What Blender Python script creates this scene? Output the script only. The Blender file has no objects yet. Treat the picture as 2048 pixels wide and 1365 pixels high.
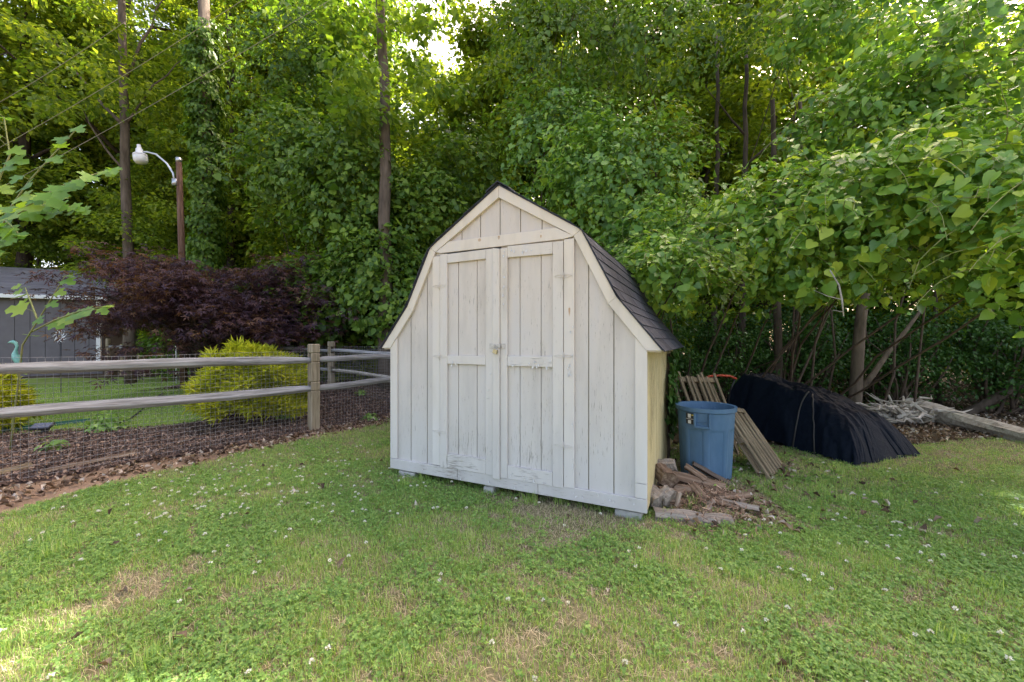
import bpy, math, random
import numpy as np
from mathutils import Vector, Matrix, noise

R = math.radians
scene = bpy.context.scene
col = scene.collection
random.seed(7)
rng = np.random.default_rng(11)

# ------------------------------------------------------------------ camera, sky, sun, exposure
FOC, CZ = 809.0, 1.36
cam = bpy.data.cameras.new("camera")
cam.sensor_width = 36.0
cam.lens = 36.0 * FOC / 2048
cam.clip_start = 0.05
cam.clip_end = 900
camo = bpy.data.objects.new("camera", cam)
col.objects.link(camo)
camo.location = (0, 0, CZ)
camo.rotation_euler = (R(90), 0, 0)
scene.camera = camo

SUN_EL, SUN_AZ = 47.0, 40.0        # azimuth measured from +Y towards +X
world = bpy.data.worlds.new("World")
scene.world = world
world.use_nodes = True
wn = world.node_tree
bgn = wn.nodes["Background"]
sky = wn.nodes.new("ShaderNodeTexSky")
sky.sky_type = 'NISHITA'
sky.sun_disc = False
sky.sun_elevation = R(SUN_EL)
sky.sun_rotation = R(SUN_AZ)
sky.altitude = 300
sky.air_density = 0.75
sky.dust_density = 5.0
sky.ozone_density = 0.4
warm = wn.nodes.new("ShaderNodeMix"); warm.data_type = 'RGBA'; warm.blend_type = 'MULTIPLY'
warm.inputs[0].default_value = 1.0; warm.inputs[7].default_value = (1.17, 1.0, 0.85, 1)   # hazy, slightly warm daylight
wn.links.new(sky.outputs[0], warm.inputs[6]); wn.links.new(warm.outputs[2], bgn.inputs[0])
bgn.inputs[1].default_value = 0.15

sl = bpy.data.lights.new("sun", 'SUN')
sl.energy = 3.5
sl.angle = R(0.6)
sl.color = (1.0, 0.94, 0.84)
so = bpy.data.objects.new("sun", sl)
col.objects.link(so)
sd = Vector((math.sin(R(SUN_AZ)) * math.cos(R(SUN_EL)), math.cos(R(SUN_AZ)) * math.cos(R(SUN_EL)), math.sin(R(SUN_EL))))
so.rotation_euler = (sd).to_track_quat('Z', 'Y').to_euler()
so.location = sd * 60

scene.view_settings.view_transform = 'Standard'
scene.view_settings.look = 'None'
scene.view_settings.exposure = 2.45
scene.view_settings.gamma = 1
cy = scene.cycles
cy.use_denoising = True
try:
    cy.denoiser = 'OPENIMAGEDENOISE'
    cy.denoising_input_passes = 'RGB_ALBEDO_NORMAL'
except Exception:
    pass
cy.max_bounces = 8
cy.diffuse_bounces = 2
cy.glossy_bounces = 2
cy.transmission_bounces = 3
cy.sample_clamp_indirect = 6

# ------------------------------------------------------------------ helpers
def at(px, py, Y):
    return Vector(((px - 1024) / FOC * Y, Y, CZ + (682 - py) / FOC * Y))

def G(px, py, z=0.0):
    Y = (CZ - z) * FOC / (py - 682)
    return Vector(((px - 1024) / FOC * Y, Y, z))

def H(x, y):
    """terrain height, numpy friendly"""
    x = np.asarray(x, dtype=float); y = np.asarray(y, dtype=float)
    h = 0.34 * np.exp(-((x + 3.6) ** 2 / (2 * 1.7 ** 2) + (y - 8.9) ** 2 / (2 * 1.25 ** 2)))
    h = h + 0.30 * np.exp(-((x + 7.0) ** 2 / (2 * 1.6 ** 2) + (y - 10.2) ** 2 / (2 * 1.2 ** 2)))
    h = h + 0.012 * np.sin(x * 1.9 + 0.7) * np.cos(y * 2.3) + 0.007 * np.sin(x * 5.1 + y * 3.7)
    h = h + 0.09 * np.exp(-((x - 1.60) ** 2 / (2 * 0.28 ** 2) + (y - 3.45) ** 2 / (2 * 0.40 ** 2)))
    far = np.clip((y - 12) / 30, 0, 1)
    return h + far * 1.2

def Hf(x, y):
    return float(H(x, y))

def pin(poly, x, y):
    """vectorised point in polygon"""
    x = np.asarray(x); y = np.asarray(y)
    ins = np.zeros(x.shape, bool)
    n = len(poly)
    for i in range(n):
        x0, y0 = poly[i]; x1, y1 = poly[(i + 1) % n]
        c = ((y0 > y) != (y1 > y))
        with np.errstate(divide='ignore', invalid='ignore'):
            xi = (x1 - x0) * (y - y0) / (y1 - y0 + 1e-12) + x0
        ins ^= c & (x < xi)
    return ins

def tag(o, label=None, cat=None, group=None, kind=None):
    if label: o["label"] = label
    if cat: o["category"] = cat
    if group: o["group"] = group
    if kind: o["kind"] = kind
    return o

def empty(name, loc=(0, 0, 0), rz=0, label=None, cat=None, group=None):
    o = bpy.data.objects.new(name, None)
    o.empty_display_size = 0.1
    col.objects.link(o)
    o.location = loc
    o.rotation_euler = (0, 0, rz)
    return tag(o, label, cat, group)

def link_mesh(name, me, m, parent=None, smooth=False):
    o = bpy.data.objects.new(name, me)
    col.objects.link(o)
    if m: me.materials.append(m)
    if parent: o.parent = parent
    if smooth:
        me.polygons.foreach_set("use_smooth", np.ones(len(me.polygons), bool))
    return o

def np_mesh(name, V, F):
    """V (n,3); F (m,k) uniform faces"""
    me = bpy.data.meshes.new(name)
    V = np.ascontiguousarray(V, dtype=np.float32); F = np.ascontiguousarray(F, dtype=np.int32)
    me.vertices.add(len(V)); me.vertices.foreach_set("co", V.ravel())
    m, k = F.shape
    me.loops.add(m * k); me.loops.foreach_set("vertex_index", F.ravel())
    me.polygons.add(m)
    me.polygons.foreach_set("loop_start", np.arange(m, dtype=np.int32) * k)
    me.polygons.foreach_set("loop_total", np.full(m, k, dtype=np.int32))
    me.update(calc_edges=True)
    return me

def py_mesh(name, V, F):
    me = bpy.data.meshes.new(name)
    me.from_pydata([tuple(v) for v in V], [], F)
    me.update()
    return me

class MB:
    """collects solids into one mesh"""
    def __init__(self): self.v = []; self.f = []
    def add(self, V, F):
        b = len(self.v); self.v += [tuple(p) for p in V]
        self.f += [tuple(i + b for i in f) for f in F]
    def box(self, x0, x1, y0, y1, z0, z1, M=None):
        V = [Vector(p) for p in ((x0,y0,z0),(x1,y0,z0),(x1,y1,z0),(x0,y1,z0),(x0,y0,z1),(x1,y0,z1),(x1,y1,z1),(x0,y1,z1))]
        if M: V = [M @ p for p in V]
        self.add(V, [(3,2,1,0),(4,5,6,7),(0,1,5,4),(1,2,6,5),(2,3,7,6),(3,0,4,7)])
    def prism(self, poly, y0, y1, M=None):
        """polygon in xz (counter-clockwise seen from -y) extruded y0..y1"""
        n = len(poly)
        V = [Vector((a, y0, b)) for a, b in poly] + [Vector((a, y1, b)) for a, b in poly]
        if M: V = [M @ p for p in V]
        F = [tuple(range(n)), tuple(range(2 * n - 1, n - 1, -1))]
        F += [(i, i + n, (i + 1) % n + n, (i + 1) % n) for i in range(n)]
        self.add(V, F)
    def tube(self, pts, rad, n=8, cap=True):
        pts = [Vector(p) for p in pts]
        if not hasattr(rad, '__len__'): rad = [rad] * len(pts)
        V = []; F = []
        a = None
        for i, p in enumerate(pts):
            d = (pts[min(i + 1, len(pts) - 1)] - pts[max(i - 1, 0)]).normalized()
            if a is None:
                a = d.orthogonal().normalized()
            else:
                a = (a - d * a.dot(d)).normalized()
            b = d.cross(a)
            for k in range(n):
                t = 2 * math.pi * k / n
                V.append(p + (a * math.cos(t) + b * math.sin(t)) * rad[i])
        for i in range(len(pts) - 1):
            for k in range(n):
                F.append((i*n+k, i*n+(k+1)%n, (i+1)*n+(k+1)%n, (i+1)*n+k))
        if cap:
            F.append(tuple(range(n - 1, -1, -1)))
            F.append(tuple((len(pts) - 1) * n + k for k in range(n)))
        self.add(V, F)
    def lathe(self, prof, n=32, c=(0, 0, 0)):
        V = []; F = []
        for r, z in prof:
            for k in range(n):
                t = 2 * math.pi * k / n
                V.append((c[0] + r * math.cos(t), c[1] + r * math.sin(t), c[2] + z))
        for i in range(len(prof) - 1):
            for k in range(n):
                F.append((i*n+k, i*n+(k+1)%n, (i+1)*n+(k+1)%n, (i+1)*n+k))
        self.add(V, F)
    def build(self, name, m, parent=None, smooth=False, bevel=0):
        o = link_mesh(name, py_mesh(name, self.v, self.f), m, parent, smooth)
        if bevel:
            b = o.modifiers.new("bevel", 'BEVEL'); b.width = bevel; b.segments = 1; b.limit_method = 'ANGLE'
        return o

def copy_tree(o, parent=None):
    c = o.copy(); col.objects.link(c); c.parent = parent
    for ch in [k for k in o.children]:
        copy_tree(ch, c)
    return c

# ------------------------------------------------------------------ materials
def nt_new(name):
    m = bpy.data.materials.new(name); m.use_nodes = True
    return m, m.node_tree, m.node_tree.nodes["Principled BSDF"]

def nd(t, kind, **kw):
    n = t.nodes.new(kind)
    for k, v in kw.items(): setattr(n, k, v)
    return n

def ramp(t, fac, stops):
    r = nd(t, "ShaderNodeValToRGB")
    els = r.color_ramp.elements
    while len(els) < len(stops): els.new(0.5)
    for e, (p, c) in zip(els, stops):
        e.position = p; e.color = (*c, 1) if len(c) == 3 else c
    if fac is not None: t.links.new(fac, r.inputs[0])
    return r.outputs[0]

def tnoise(t, vec, scale, detail=4, rough=0.55, dist=0.0):
    n = nd(t, "ShaderNodeTexNoise"); n.inputs["Scale"].default_value = scale
    n.inputs["Detail"].default_value = detail; n.inputs["Roughness"].default_value = rough
    n.inputs["Distortion"].default_value = dist
    if vec is not None: t.links.new(vec, n.inputs["Vector"])
    return n.outputs["Fac"]

def mapped(t, scale=(1, 1, 1), coord="Object", loc=(0, 0, 0)):
    tc = nd(t, "ShaderNodeTexCoord"); mp = nd(t, "ShaderNodeMapping")
    mp.inputs["Scale"].default_value = scale; mp.inputs["Location"].default_value = loc
    t.links.new(tc.outputs[coord], mp.inputs[0])
    return mp.outputs[0]

def mixc(t, fac, a, b, mode='MIX'):
    n = nd(t, "ShaderNodeMix", data_type='RGBA', blend_type=mode)
    if hasattr(fac, 'links') or hasattr(fac, 'is_linked'): t.links.new(fac, n.inputs[0])
    else: n.inputs[0].default_value = fac
    for v, i in ((a, 6), (b, 7)):
        if hasattr(v, 'is_linked'): t.links.new(v, n.inputs[i])
        else: n.inputs[i].default_value = (*v, 1)
    return n.outputs[2]

def math_n(t, op, a, b=None):
    n = nd(t, "ShaderNodeMath", operation=op)
    for i, v in enumerate((a, b)):
        if v is None: continue
        if hasattr(v, 'is_linked'): t.links.new(v, n.inputs[i])
        else: n.inputs[i].default_value = v
    return n.outputs[0]

def bump(t, bs, h, dist=0.01, strength=0.6):
    b = nd(t, "ShaderNodeBump"); b.inputs["Distance"].default_value = dist; b.inputs["Strength"].default_value = strength
    t.links.new(h, b.inputs["Height"]); t.links.new(b.outputs[0], bs.inputs["Normal"])

def leaf_mat(name, stops, trans=0.45, rough=0.5, tstops=None, spec=0.35, clump=0.9, cl_amt=0.5):
    """leaf: every leaf its own tint, larger clumps of tint through the crown, light shining through"""
    m, t, bs = nt_new(name)
    geo = nd(t, "ShaderNodeNewGeometry"); oi = nd(t, "ShaderNodeObjectInfo")
    tc = nd(t, "ShaderNodeTexCoord")
    cn = tnoise(t, tc.outputs["Object"], clump, 2)
    a = math_n(t, 'MULTIPLY', geo.outputs["Random Per Island"], 1 - cl_amt)
    b = math_n(t, 'MULTIPLY', cn, cl_amt)
    s = math_n(t, 'ADD', a, b)
    s = math_n(t, 'ADD', s, math_n(t, 'MULTIPLY', math_n(t, 'SUBTRACT', oi.outputs["Random"], 0.5), 0.25))
    c = ramp(t, s, stops)
    t.links.new(c, bs.inputs["Base Color"])
    bs.inputs["Roughness"].default_value = rough
    bs.inputs["Specular IOR Level"].default_value = spec
    tr = nd(t, "ShaderNodeBsdfTranslucent")
    t.links.new(mixc(t, 1.0, c, (1.5, 1.45, 0.55), 'MULTIPLY'), tr.inputs[0])
    mx = nd(t, "ShaderNodeMixShader"); mx.inputs[0].default_value = trans
    t.links.new(bs.outputs[0], mx.inputs[1]); t.links.new(tr.outputs[0], mx.inputs[2])
    t.links.new(mx.outputs[0], t.nodes["Material Output"].inputs[0])
    return m

M = {}
M['leaf_far'] = leaf_mat("woodland_leaf", [(0.15, (0.06, 0.12, 0.016)), (0.48, (0.165, 0.245, 0.03)), (0.76, (0.36, 0.43, 0.05))], 0.55, 0.5)
M['leaf_vine'] = leaf_mat("vine_leaf", [(0.2, (0.065, 0.15, 0.03)), (0.47, (0.155, 0.305, 0.055)), (0.7, (0.28, 0.45, 0.07)), (0.89, (0.54, 0.64, 0.08))], 0.38, 0.34, spec=0.5)
M['leaf_mid'] = leaf_mat("creeper_leaf", [(0.18, (0.055, 0.125, 0.02)), (0.5, (0.14, 0.25, 0.033)), (0.84, (0.31, 0.43, 0.05))], 0.42, 0.45, spec=0.45)
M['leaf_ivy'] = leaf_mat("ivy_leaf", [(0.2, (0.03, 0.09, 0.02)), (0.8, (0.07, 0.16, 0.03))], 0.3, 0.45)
M['leaf_maple'] = leaf_mat("purple_maple_leaf", [(0.2, (0.048, 0.03, 0.048)), (0.5, (0.095, 0.050, 0.075)), (0.7, (0.15, 0.072, 0.055)), (0.88, (0.30, 0.17, 0.05))], 0.35, 0.45)
M['leaf_gold'] = leaf_mat("golden_thread_foliage", [(0.15, (0.32, 0.38, 0.03)), (0.5, (0.58, 0.62, 0.06)), (0.85, (0.80, 0.80, 0.12))], 0.5, 0.6, clump=3)
M['leaf_sap'] = leaf_mat("sapling_leaf", [(0.1, (0.10, 0.22, 0.06)), (0.5, (0.19, 0.35, 0.06)), (0.85, (0.38, 0.52, 0.07))], 0.5, 0.4, spec=0.5)
M['grass'] = leaf_mat("grass_blade", [(0.2, (0.16, 0.30, 0.06)), (0.5, (0.28, 0.45, 0.10)), (0.76, (0.44, 0.57, 0.17)), (0.93, (0.66, 0.60, 0.38))], 0.35, 0.5, clump=1.3, cl_amt=0.35)
M['clover'] = leaf_mat("clover_leaf", [(0.2, (0.13, 0.25, 0.06)), (0.55, (0.23, 0.38, 0.09)), (0.9, (0.38, 0.54, 0.14))], 0.35, 0.5, clump=1.5, cl_amt=0.3)
M['thatch'] = leaf_mat("dry_grass", [(0.2, (0.33, 0.26, 0.17)), (0.5, (0.52, 0.44, 0.30)), (0.9, (0.70, 0.62, 0.46))], 0.2, 0.8, clump=2)
M['litter'] = leaf_mat("dead_leaf", [(0.1, (0.07, 0.045, 0.03)), (0.4, (0.19, 0.12, 0.08)), (0.65, (0.33, 0.24, 0.17)), (0.85, (0.62, 0.55, 0.48))], 0.12, 0.75, clump=2, cl_amt=0.2)
M['chips'] = leaf_mat("bark_chip", [(0.1, (0.035, 0.023, 0.018)), (0.45, (0.105, 0.068, 0.052)), (0.72, (0.21, 0.135, 0.10)), (0.92, (0.44, 0.31, 0.22))], 0.0, 0.85, clump=1.5, cl_amt=0.3)
M['woodchips'] = leaf_mat("wood_splinter", [(0.1, (0.10, 0.065, 0.045)), (0.5, (0.28, 0.17, 0.11)), (0.9, (0.50, 0.38, 0.27))], 0.0, 0.85, clump=3, cl_amt=0.3)
M['flower'] = leaf_mat("clover_blossom", [(0.2, (0.62, 0.60, 0.55)), (0.8, (0.85, 0.84, 0.80))], 0.2, 0.7)

def solid(name, c1, c2, scale=8, rough=0.7, bdist=0.003, stretch=(1, 1, 1), metal=0, spec=0.5, detail=6, lo=0.3, hi=0.7, bstr=0.6):
    m, t, bs = nt_new(name)
    v = mapped(t, stretch)
    n = tnoise(t, v, scale, detail, 0.6)
    t.links.new(ramp(t, n, [(lo, c1), (hi, c2)]), bs.inputs["Base Color"])
    bs.inputs["Roughness"].default_value = rough
    bs.inputs["Metallic"].default_value = metal
    bs.inputs["Specular IOR Level"].default_value = spec
    if bdist: bump(t, bs, n, bdist, bstr)
    return m

def wood_mat(name, c1, c2, c3, axis=0, fine=60, long=3, rough=0.85):
    """weathered timber: grain runs along AXIS"""
    m, t, bs = nt_new(name)
    s = [fine] * 3; s[axis] = long
    v = mapped(t, tuple(s))
    n = tnoise(t, v, 1.0, 6, 0.65, 0.4)
    v2 = mapped(t, (2.2, 2.2, 2.2)); n2 = tnoise(t, v2, 1.0, 4)
    c = ramp(t, n, [(0.28, c1), (0.48, c2), (0.7, c3)])
    c = mixc(t, math_n(t, 'MULTIPLY', n2, 0.6), c, mixc(t, 1.0, c, (0.62, 0.60, 0.50), 'MULTIPLY'))
    t.links.new(c, bs.inputs["Base Color"]); bs.inputs["Roughness"].default_value = rough
    bs.inputs["Specular IOR Level"].default_value = 0.25
    bump(t, bs, n, 0.004, 0.8)
    return m

def paint_mat(name, base, wear=(0.30, 0.27, 0.23), lo=0.60, hi=0.66, dirt=0.35, low_grey=True, rust=None, axis='z', fl=1.0):
    """old cream house paint: fine vertical cracks down to grey wood, peeling patches, grime; optional rust runs"""
    m, t, bs = nt_new(name)
    tc = nd(t, "ShaderNodeTexCoord"); P = tc.outputs["Object"]
    sc = {'z': (130, 130, 9), 'x': (9, 130, 130)}[axis]
    lo += 0.035; hi += 0.055
    v = mapped(t, sc)
    n = tnoise(t, v, 1.0, 5, 0.7)                      # cracks and flecks
    big = tnoise(t, mapped(t, (2.1, 2.1, 1.5)), 1.0, 3)
    sep = nd(t, "ShaderNodeSeparateXYZ"); t.links.new(P, sep.inputs[0])
    zz = math_n(t, 'MULTIPLY', math_n(t, 'SUBTRACT', 2.4, sep.outputs[2]), 0.018)   # more wear near the foot
    k = math_n(t, 'ADD', math_n(t, 'ADD', n, math_n(t, 'MULTIPLY', math_n(t, 'SUBTRACT', big, 0.5), 0.28 * fl)), zz)
    mask = ramp(t, k, [(lo, (0, 0, 0)), (hi, (1, 1, 1))])
    tone = tnoise(t, mapped(t, (6, 6, 1.2)), 1.0, 4)
    b2 = tuple(x * 0.84 for x in base); b3 = (base[0] * 0.93, base[1] * 0.96, base[2] * 1.04)
    pc = ramp(t, tone, [(0.3, b2), (0.5, base), (0.72, b3)])
    if low_grey:   # the foot of the wall is weathered paler grey, the top kept its cream
        g = ramp(t, math_n(t, 'ADD', math_n(t, 'MULTIPLY', sep.outputs[2], 0.4), math_n(t, 'MULTIPLY', big, 0.25)), [(0.25, (1, 1, 1)), (0.95, (0, 0, 0))])
        gr = (base[0] * 0.97, base[0] * 0.955, base[0] * 0.93)
        pc = mixc(t, math_n(t, 'MULTIPLY', g, 0.8), pc, mixc(t, 1.0, gr, ramp(t, tone, [(0.3, (0.86, 0.86, 0.86)), (0.7, (1, 1, 1))]), 'MULTIPLY'))
    c = mixc(t, math_n(t, 'MULTIPLY', mask, 0.9), pc, wear)
    if rust:
        for (x, z, r, run) in rust:
            dx = math_n(t, 'DIVIDE', math_n(t, 'SUBTRACT', sep.outputs[0], x), r)
            dz = math_n(t, 'SUBTRACT', sep.outputs[2], z)
            up = math_n(t, 'DIVIDE', math_n(t, 'MAXIMUM', dz, 0.0), r)
            dn = math_n(t, 'DIVIDE', math_n(t, 'MAXIMUM', math_n(t, 'MULTIPLY', dz, -1), 0.0), run)
            d = math_n(t, 'ADD', math_n(t, 'ADD', math_n(t, 'MULTIPLY', dx, dx), math_n(t, 'MULTIPLY', up, up)), math_n(t, 'MULTIPLY', dn, dn))
            d = math_n(t, 'ADD', d, math_n(t, 'MULTIPLY', n, 0.6))
            rm = ramp(t, d, [(0.45, (1, 1, 1)), (1.25, (0, 0, 0))])
            c = mixc(t, math_n(t, 'MULTIPLY', rm, 0.75), c, (0.42, 0.22, 0.07))
    t.links.new(c, bs.inputs["Base Color"])
    bs.inputs["Roughness"].default_value = 0.72
    bs.inputs["Specular IOR Level"].default_value = 0.25
    hgt = math_n(t, 'SUBTRACT', math_n(t, 'MULTIPLY', n, 0.4), math_n(t, 'MULTIPLY', mask, 0.8))
    bump(t, bs, hgt, 0.0022, 0.8)
    return m

CREAM = (0.69, 0.60, 0.485)
M['siding'] = paint_mat("siding_paint", (0.615, 0.535, 0.445), lo=0.60, hi=0.66, wear=(0.29, 0.26, 0.225))
M['trim'] = paint_mat("trim_paint", CREAM, lo=0.66, hi=0.70, rust=[(1.875, 1.62, 0.012, 0.08)])
M['header'] = paint_mat("header_paint", CREAM, lo=0.70, hi=0.74, axis='x', rust=[(1.04, 2.262, 0.022, 0.02), (1.235, 2.268, 0.016, 0.03), (1.63, 2.235, 0.010, 0.03)])
M['rake'] = paint_mat("rake_paint", (0.70, 0.605, 0.475), lo=0.72, hi=0.76)
M['skirt'] = paint_mat("skirt_paint", (0.60, 0.535, 0.455), lo=0.61, hi=0.65, axis='x', wear=(0.33, 0.29, 0.25), fl=1.6)
M['doorrail'] = paint_mat("door_rail_paint", (0.66, 0.585, 0.49), lo=0.625, hi=0.66, axis='x', wear=(0.36, 0.33, 0.29), fl=1.6)
M['doorstile'] = paint_mat("door_stile_paint", (0.66, 0.585, 0.49), lo=0.635, hi=0.67, fl=1.4)
M['doorpanel'] = paint_mat("door_panel_paint", (0.625, 0.545, 0.455), lo=0.61, hi=0.66, wear=(0.28, 0.25, 0.21))
M['sidewall'] = paint_mat("side_wall_leaf_lit_paint", (0.58, 0.50, 0.27), lo=0.53, hi=0.64, wear=(0.20, 0.17, 0.10), fl=2.0, low_grey=False)  # yellow of light filtered through foliage is put into this wall's paint colour
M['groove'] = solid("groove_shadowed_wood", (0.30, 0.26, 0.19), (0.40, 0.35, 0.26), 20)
M['fence'] = wood_mat("weathered_fence_wood", (0.13, 0.12, 0.115), (0.31, 0.305, 0.31), (0.50, 0.50, 0.52), 0, 45, 2.2)
M['fence_post'] = wood_mat("fence_post_wood", (0.16, 0.125, 0.08), (0.32, 0.265, 0.185), (0.47, 0.41, 0.31), 2, 40, 2.5)
M['plank'] = wood_mat("grey_plank_wood", (0.07, 0.052, 0.033), (0.20, 0.155, 0.10), (0.38, 0.31, 0.21), 0, 50, 2.5)
M['firewood'] = wood_mat("firewood_grain", (0.055, 0.038, 0.028), (0.17, 0.115, 0.08), (0.36, 0.28, 0.21), 0, 35, 2.0)
M['greywood'] = wood_mat("grey_log_wood", (0.12, 0.10, 0.085), (0.27, 0.235, 0.20), (0.42, 0.38, 0.33), 0, 35, 2.0)
M['rotten'] = wood_mat("rotten_timber", (0.045, 0.035, 0.03), (0.11, 0.085, 0.07), (0.20, 0.16, 0.13), 0, 35, 2.0)
M['bark'] = solid("tree_bark", (0.035, 0.027, 0.02), (0.11, 0.085, 0.065), 14, 0.9, 0.03, (1, 1, 0.16), spec=0.2)
M['bark_pale'] = solid("pale_bark", (0.065, 0.05, 0.036), (0.18, 0.14, 0.105), 10, 0.9, 0.02, (1, 1, 0.2), spec=0.2)
M['bark_red'] = wood_mat("treated_pole_wood", (0.05, 0.025, 0.018), (0.13, 0.07, 0.045), (0.26, 0.17, 0.12), 2, 25, 1.2)
M['bleached'] = wood_mat("bleached_log_wood", (0.20, 0.17, 0.14), (0.42, 0.38, 0.33), (0.62, 0.58, 0.53), 1, 20, 1.5)
M['stem'] = solid("green_stem", (0.16, 0.21, 0.05), (0.28, 0.26, 0.10), 10, 0.6, 0)
M['twig'] = solid("woody_twig", (0.045, 0.03, 0.022), (0.11, 0.075, 0.05), 10, 0.8, 0)
M['wire'] = solid("galvanised_wire", (0.26, 0.25, 0.25), (0.40, 0.39, 0.39), 10, 0.5, 0, metal=0.6)
M['cable'] = solid("power_cable", (0.32, 0.29, 0.20), (0.38, 0.34, 0.24), 10, 0.7, 0)
M['concrete'] = solid("concrete_block", (0.30, 0.30, 0.28), (0.47, 0.46, 0.43), 25, 0.9, 0.004)
M['blue'] = solid("blue_plastic", (0.055, 0.125, 0.215), (0.10, 0.19, 0.30), 7, 0.5, 0.0008, (1, 1, .35), spec=0.4)
M['tarp'] = solid("navy_tarp", (0.0025, 0.005, 0.011), (0.006, 0.010, 0.018), 22, 0.6, 0.015, spec=0.08)
M['tarp_top'] = solid("faded_tarp", (0.03, 0.05, 0.05), (0.07, 0.09, 0.085), 4, 0.5, 0.005)
M['steel'] = solid("worn_steel", (0.35, 0.33, 0.30), (0.55, 0.53, 0.50), 60, 0.4, 0.0005, metal=0.8)
M['brass'] = solid("tarnished_brass", (0.40, 0.33, 0.18), (0.58, 0.50, 0.30), 60, 0.4, 0, metal=0.7)
M['white'] = solid("white_enamel", (0.66, 0.67, 0.68), (0.8, 0.8, 0.8), 6, 0.4, 0)
M['lens'] = solid("milky_lamp_bowl", (0.72, 0.73, 0.72), (0.82, 0.82, 0.80), 6, 0.25, 0)
M['galv'] = solid("galvanised_tube", (0.45, 0.47, 0.50), (0.6, 0.62, 0.64), 20, 0.35, 0, metal=0.8)
M['black'] = solid("black_plastic", (0.012, 0.012, 0.013), (0.025, 0.025, 0.027), 10, 0.4, 0)
M['panel'] = solid("solar_cell", (0.03, 0.035, 0.06), (0.06, 0.06, 0.10), 6, 0.15, 0, spec=0.8)
M['red'] = solid("red_enamel", (0.35, 0.04, 0.015), (0.5, 0.07, 0.03), 10, 0.5, 0)
M['teal'] = solid("teal_glaze", (0.10, 0.30, 0.26), (0.25, 0.52, 0.45), 14, 0.3, 0)
M['edging'] = solid("green_edging", (0.02, 0.10, 0.075), (0.035, 0.15, 0.12), 6, 0.45, 0)
M['edging_blue'] = solid("blue_green_edging", (0.04, 0.16, 0.17), (0.06, 0.21, 0.22), 6, 0.45, 0)
M['edging_black'] = solid("black_edging", (0.02, 0.018, 0.016), (0.05, 0.045, 0.04), 6, 0.6, 0)
M['garage'] = solid("taupe_siding", (0.125, 0.11, 0.115), (0.155, 0.14, 0.145), 3, 0.75, 0)
M['garage_groove'] = solid("taupe_siding_groove", (0.05, 0.045, 0.045), (0.07, 0.06, 0.06), 3, 0.8, 0)
M['gutter'] = solid("white_gutter", (0.7, 0.7, 0.68), (0.8, 0.8, 0.78), 3, 0.4, 0)
M['picket'] = wood_mat("picket_wood", (0.15, 0.11, 0.06), (0.30, 0.23, 0.14), (0.42, 0.34, 0.22), 2, 30, 2)

def shingle_mat(name, a, b):
    m, t, bs = nt_new(name)
    geo = nd(t, "ShaderNodeNewGeometry")
    n = tnoise(t, mapped(t, (1, 1, 1)), 160, 3, 0.7)
    big = tnoise(t, mapped(t, (1, 1, 1)), 2.5, 3)
    f = math_n(t, 'ADD', math_n(t, 'MULTIPLY', n, 0.55), math_n(t, 'ADD', math_n(t, 'MULTIPLY', geo.outputs["Random Per Island"], 0.25), math_n(t, 'MULTIPLY', big, 0.2)))
    t.links.new(ramp(t, f, [(0.3, a), (0.7, b)]), bs.inputs["Base Color"])
    bs.inputs["Roughness"].default_value = 0.85; bs.inputs["Specular IOR Level"].default_value = 0.3
    bump(t, bs, n, 0.002, 0.6)
    return m
M['shingle'] = shingle_mat("asphalt_shingle", (0.018, 0.020, 0.027), (0.055, 0.058, 0.072))
M['shingle_grey'] = shingle_mat("grey_asphalt_shingle", (0.14, 0.13, 0.14), (0.26, 0.245, 0.26))

def ground_mat(name, stops, scale, stops2=None, sc2=60, bdist=0.02):
    m, t, bs = nt_new(name)
    v = mapped(t, (1, 1, 1))
    n = tnoise(t, v, scale, 6, 0.65); f = tnoise(t, v, sc2, 4, 0.7)
    c = ramp(t, math_n(t, 'ADD', math_n(t, 'MULTIPLY', n, 0.55), math_n(t, 'MULTIPLY', f, 0.45)), stops)
    t.links.new(c, bs.inputs["Base Color"]); bs.inputs["Roughness"].default_value = 0.95
    bs.inputs["Specular IOR Level"].default_value = 0.15
    bump(t, bs, f, bdist, 0.8)
    return m
M['soil'] = ground_mat("forest_soil", [(0.3, (0.035, 0.028, 0.018)), (0.5, (0.085, 0.065, 0.04)), (0.7, (0.15, 0.11, 0.07))], 3)
M['lawn'] = ground_mat("lawn_soil", [(0.36, (0.09, 0.10, 0.04)), (0.5, (0.18, 0.165, 0.085)), (0.64, (0.30, 0.25, 0.16))], 2.2, sc2=45, bdist=0.012)
M['lawn_far'] = ground_mat("far_lawn_turf", [(0.32, (0.14, 0.20, 0.04)), (0.5, (0.22, 0.29, 0.06)), (0.68, (0.32, 0.36, 0.10))], 2.5, sc2=70, bdist=0.01)
M['dirt'] = ground_mat("bare_dirt", [(0.32, (0.17, 0.115, 0.075)), (0.5, (0.29, 0.20, 0.135)), (0.68, (0.42, 0.31, 0.22))], 3, sc2=50, bdist=0.012)
M['mulch'] = ground_mat("bark_mulch", [(0.34, (0.03, 0.019, 0.017)), (0.5, (0.085, 0.055, 0.05)), (0.66, (0.17, 0.11, 0.09))], 4, sc2=55, bdist=0.03)

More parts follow.
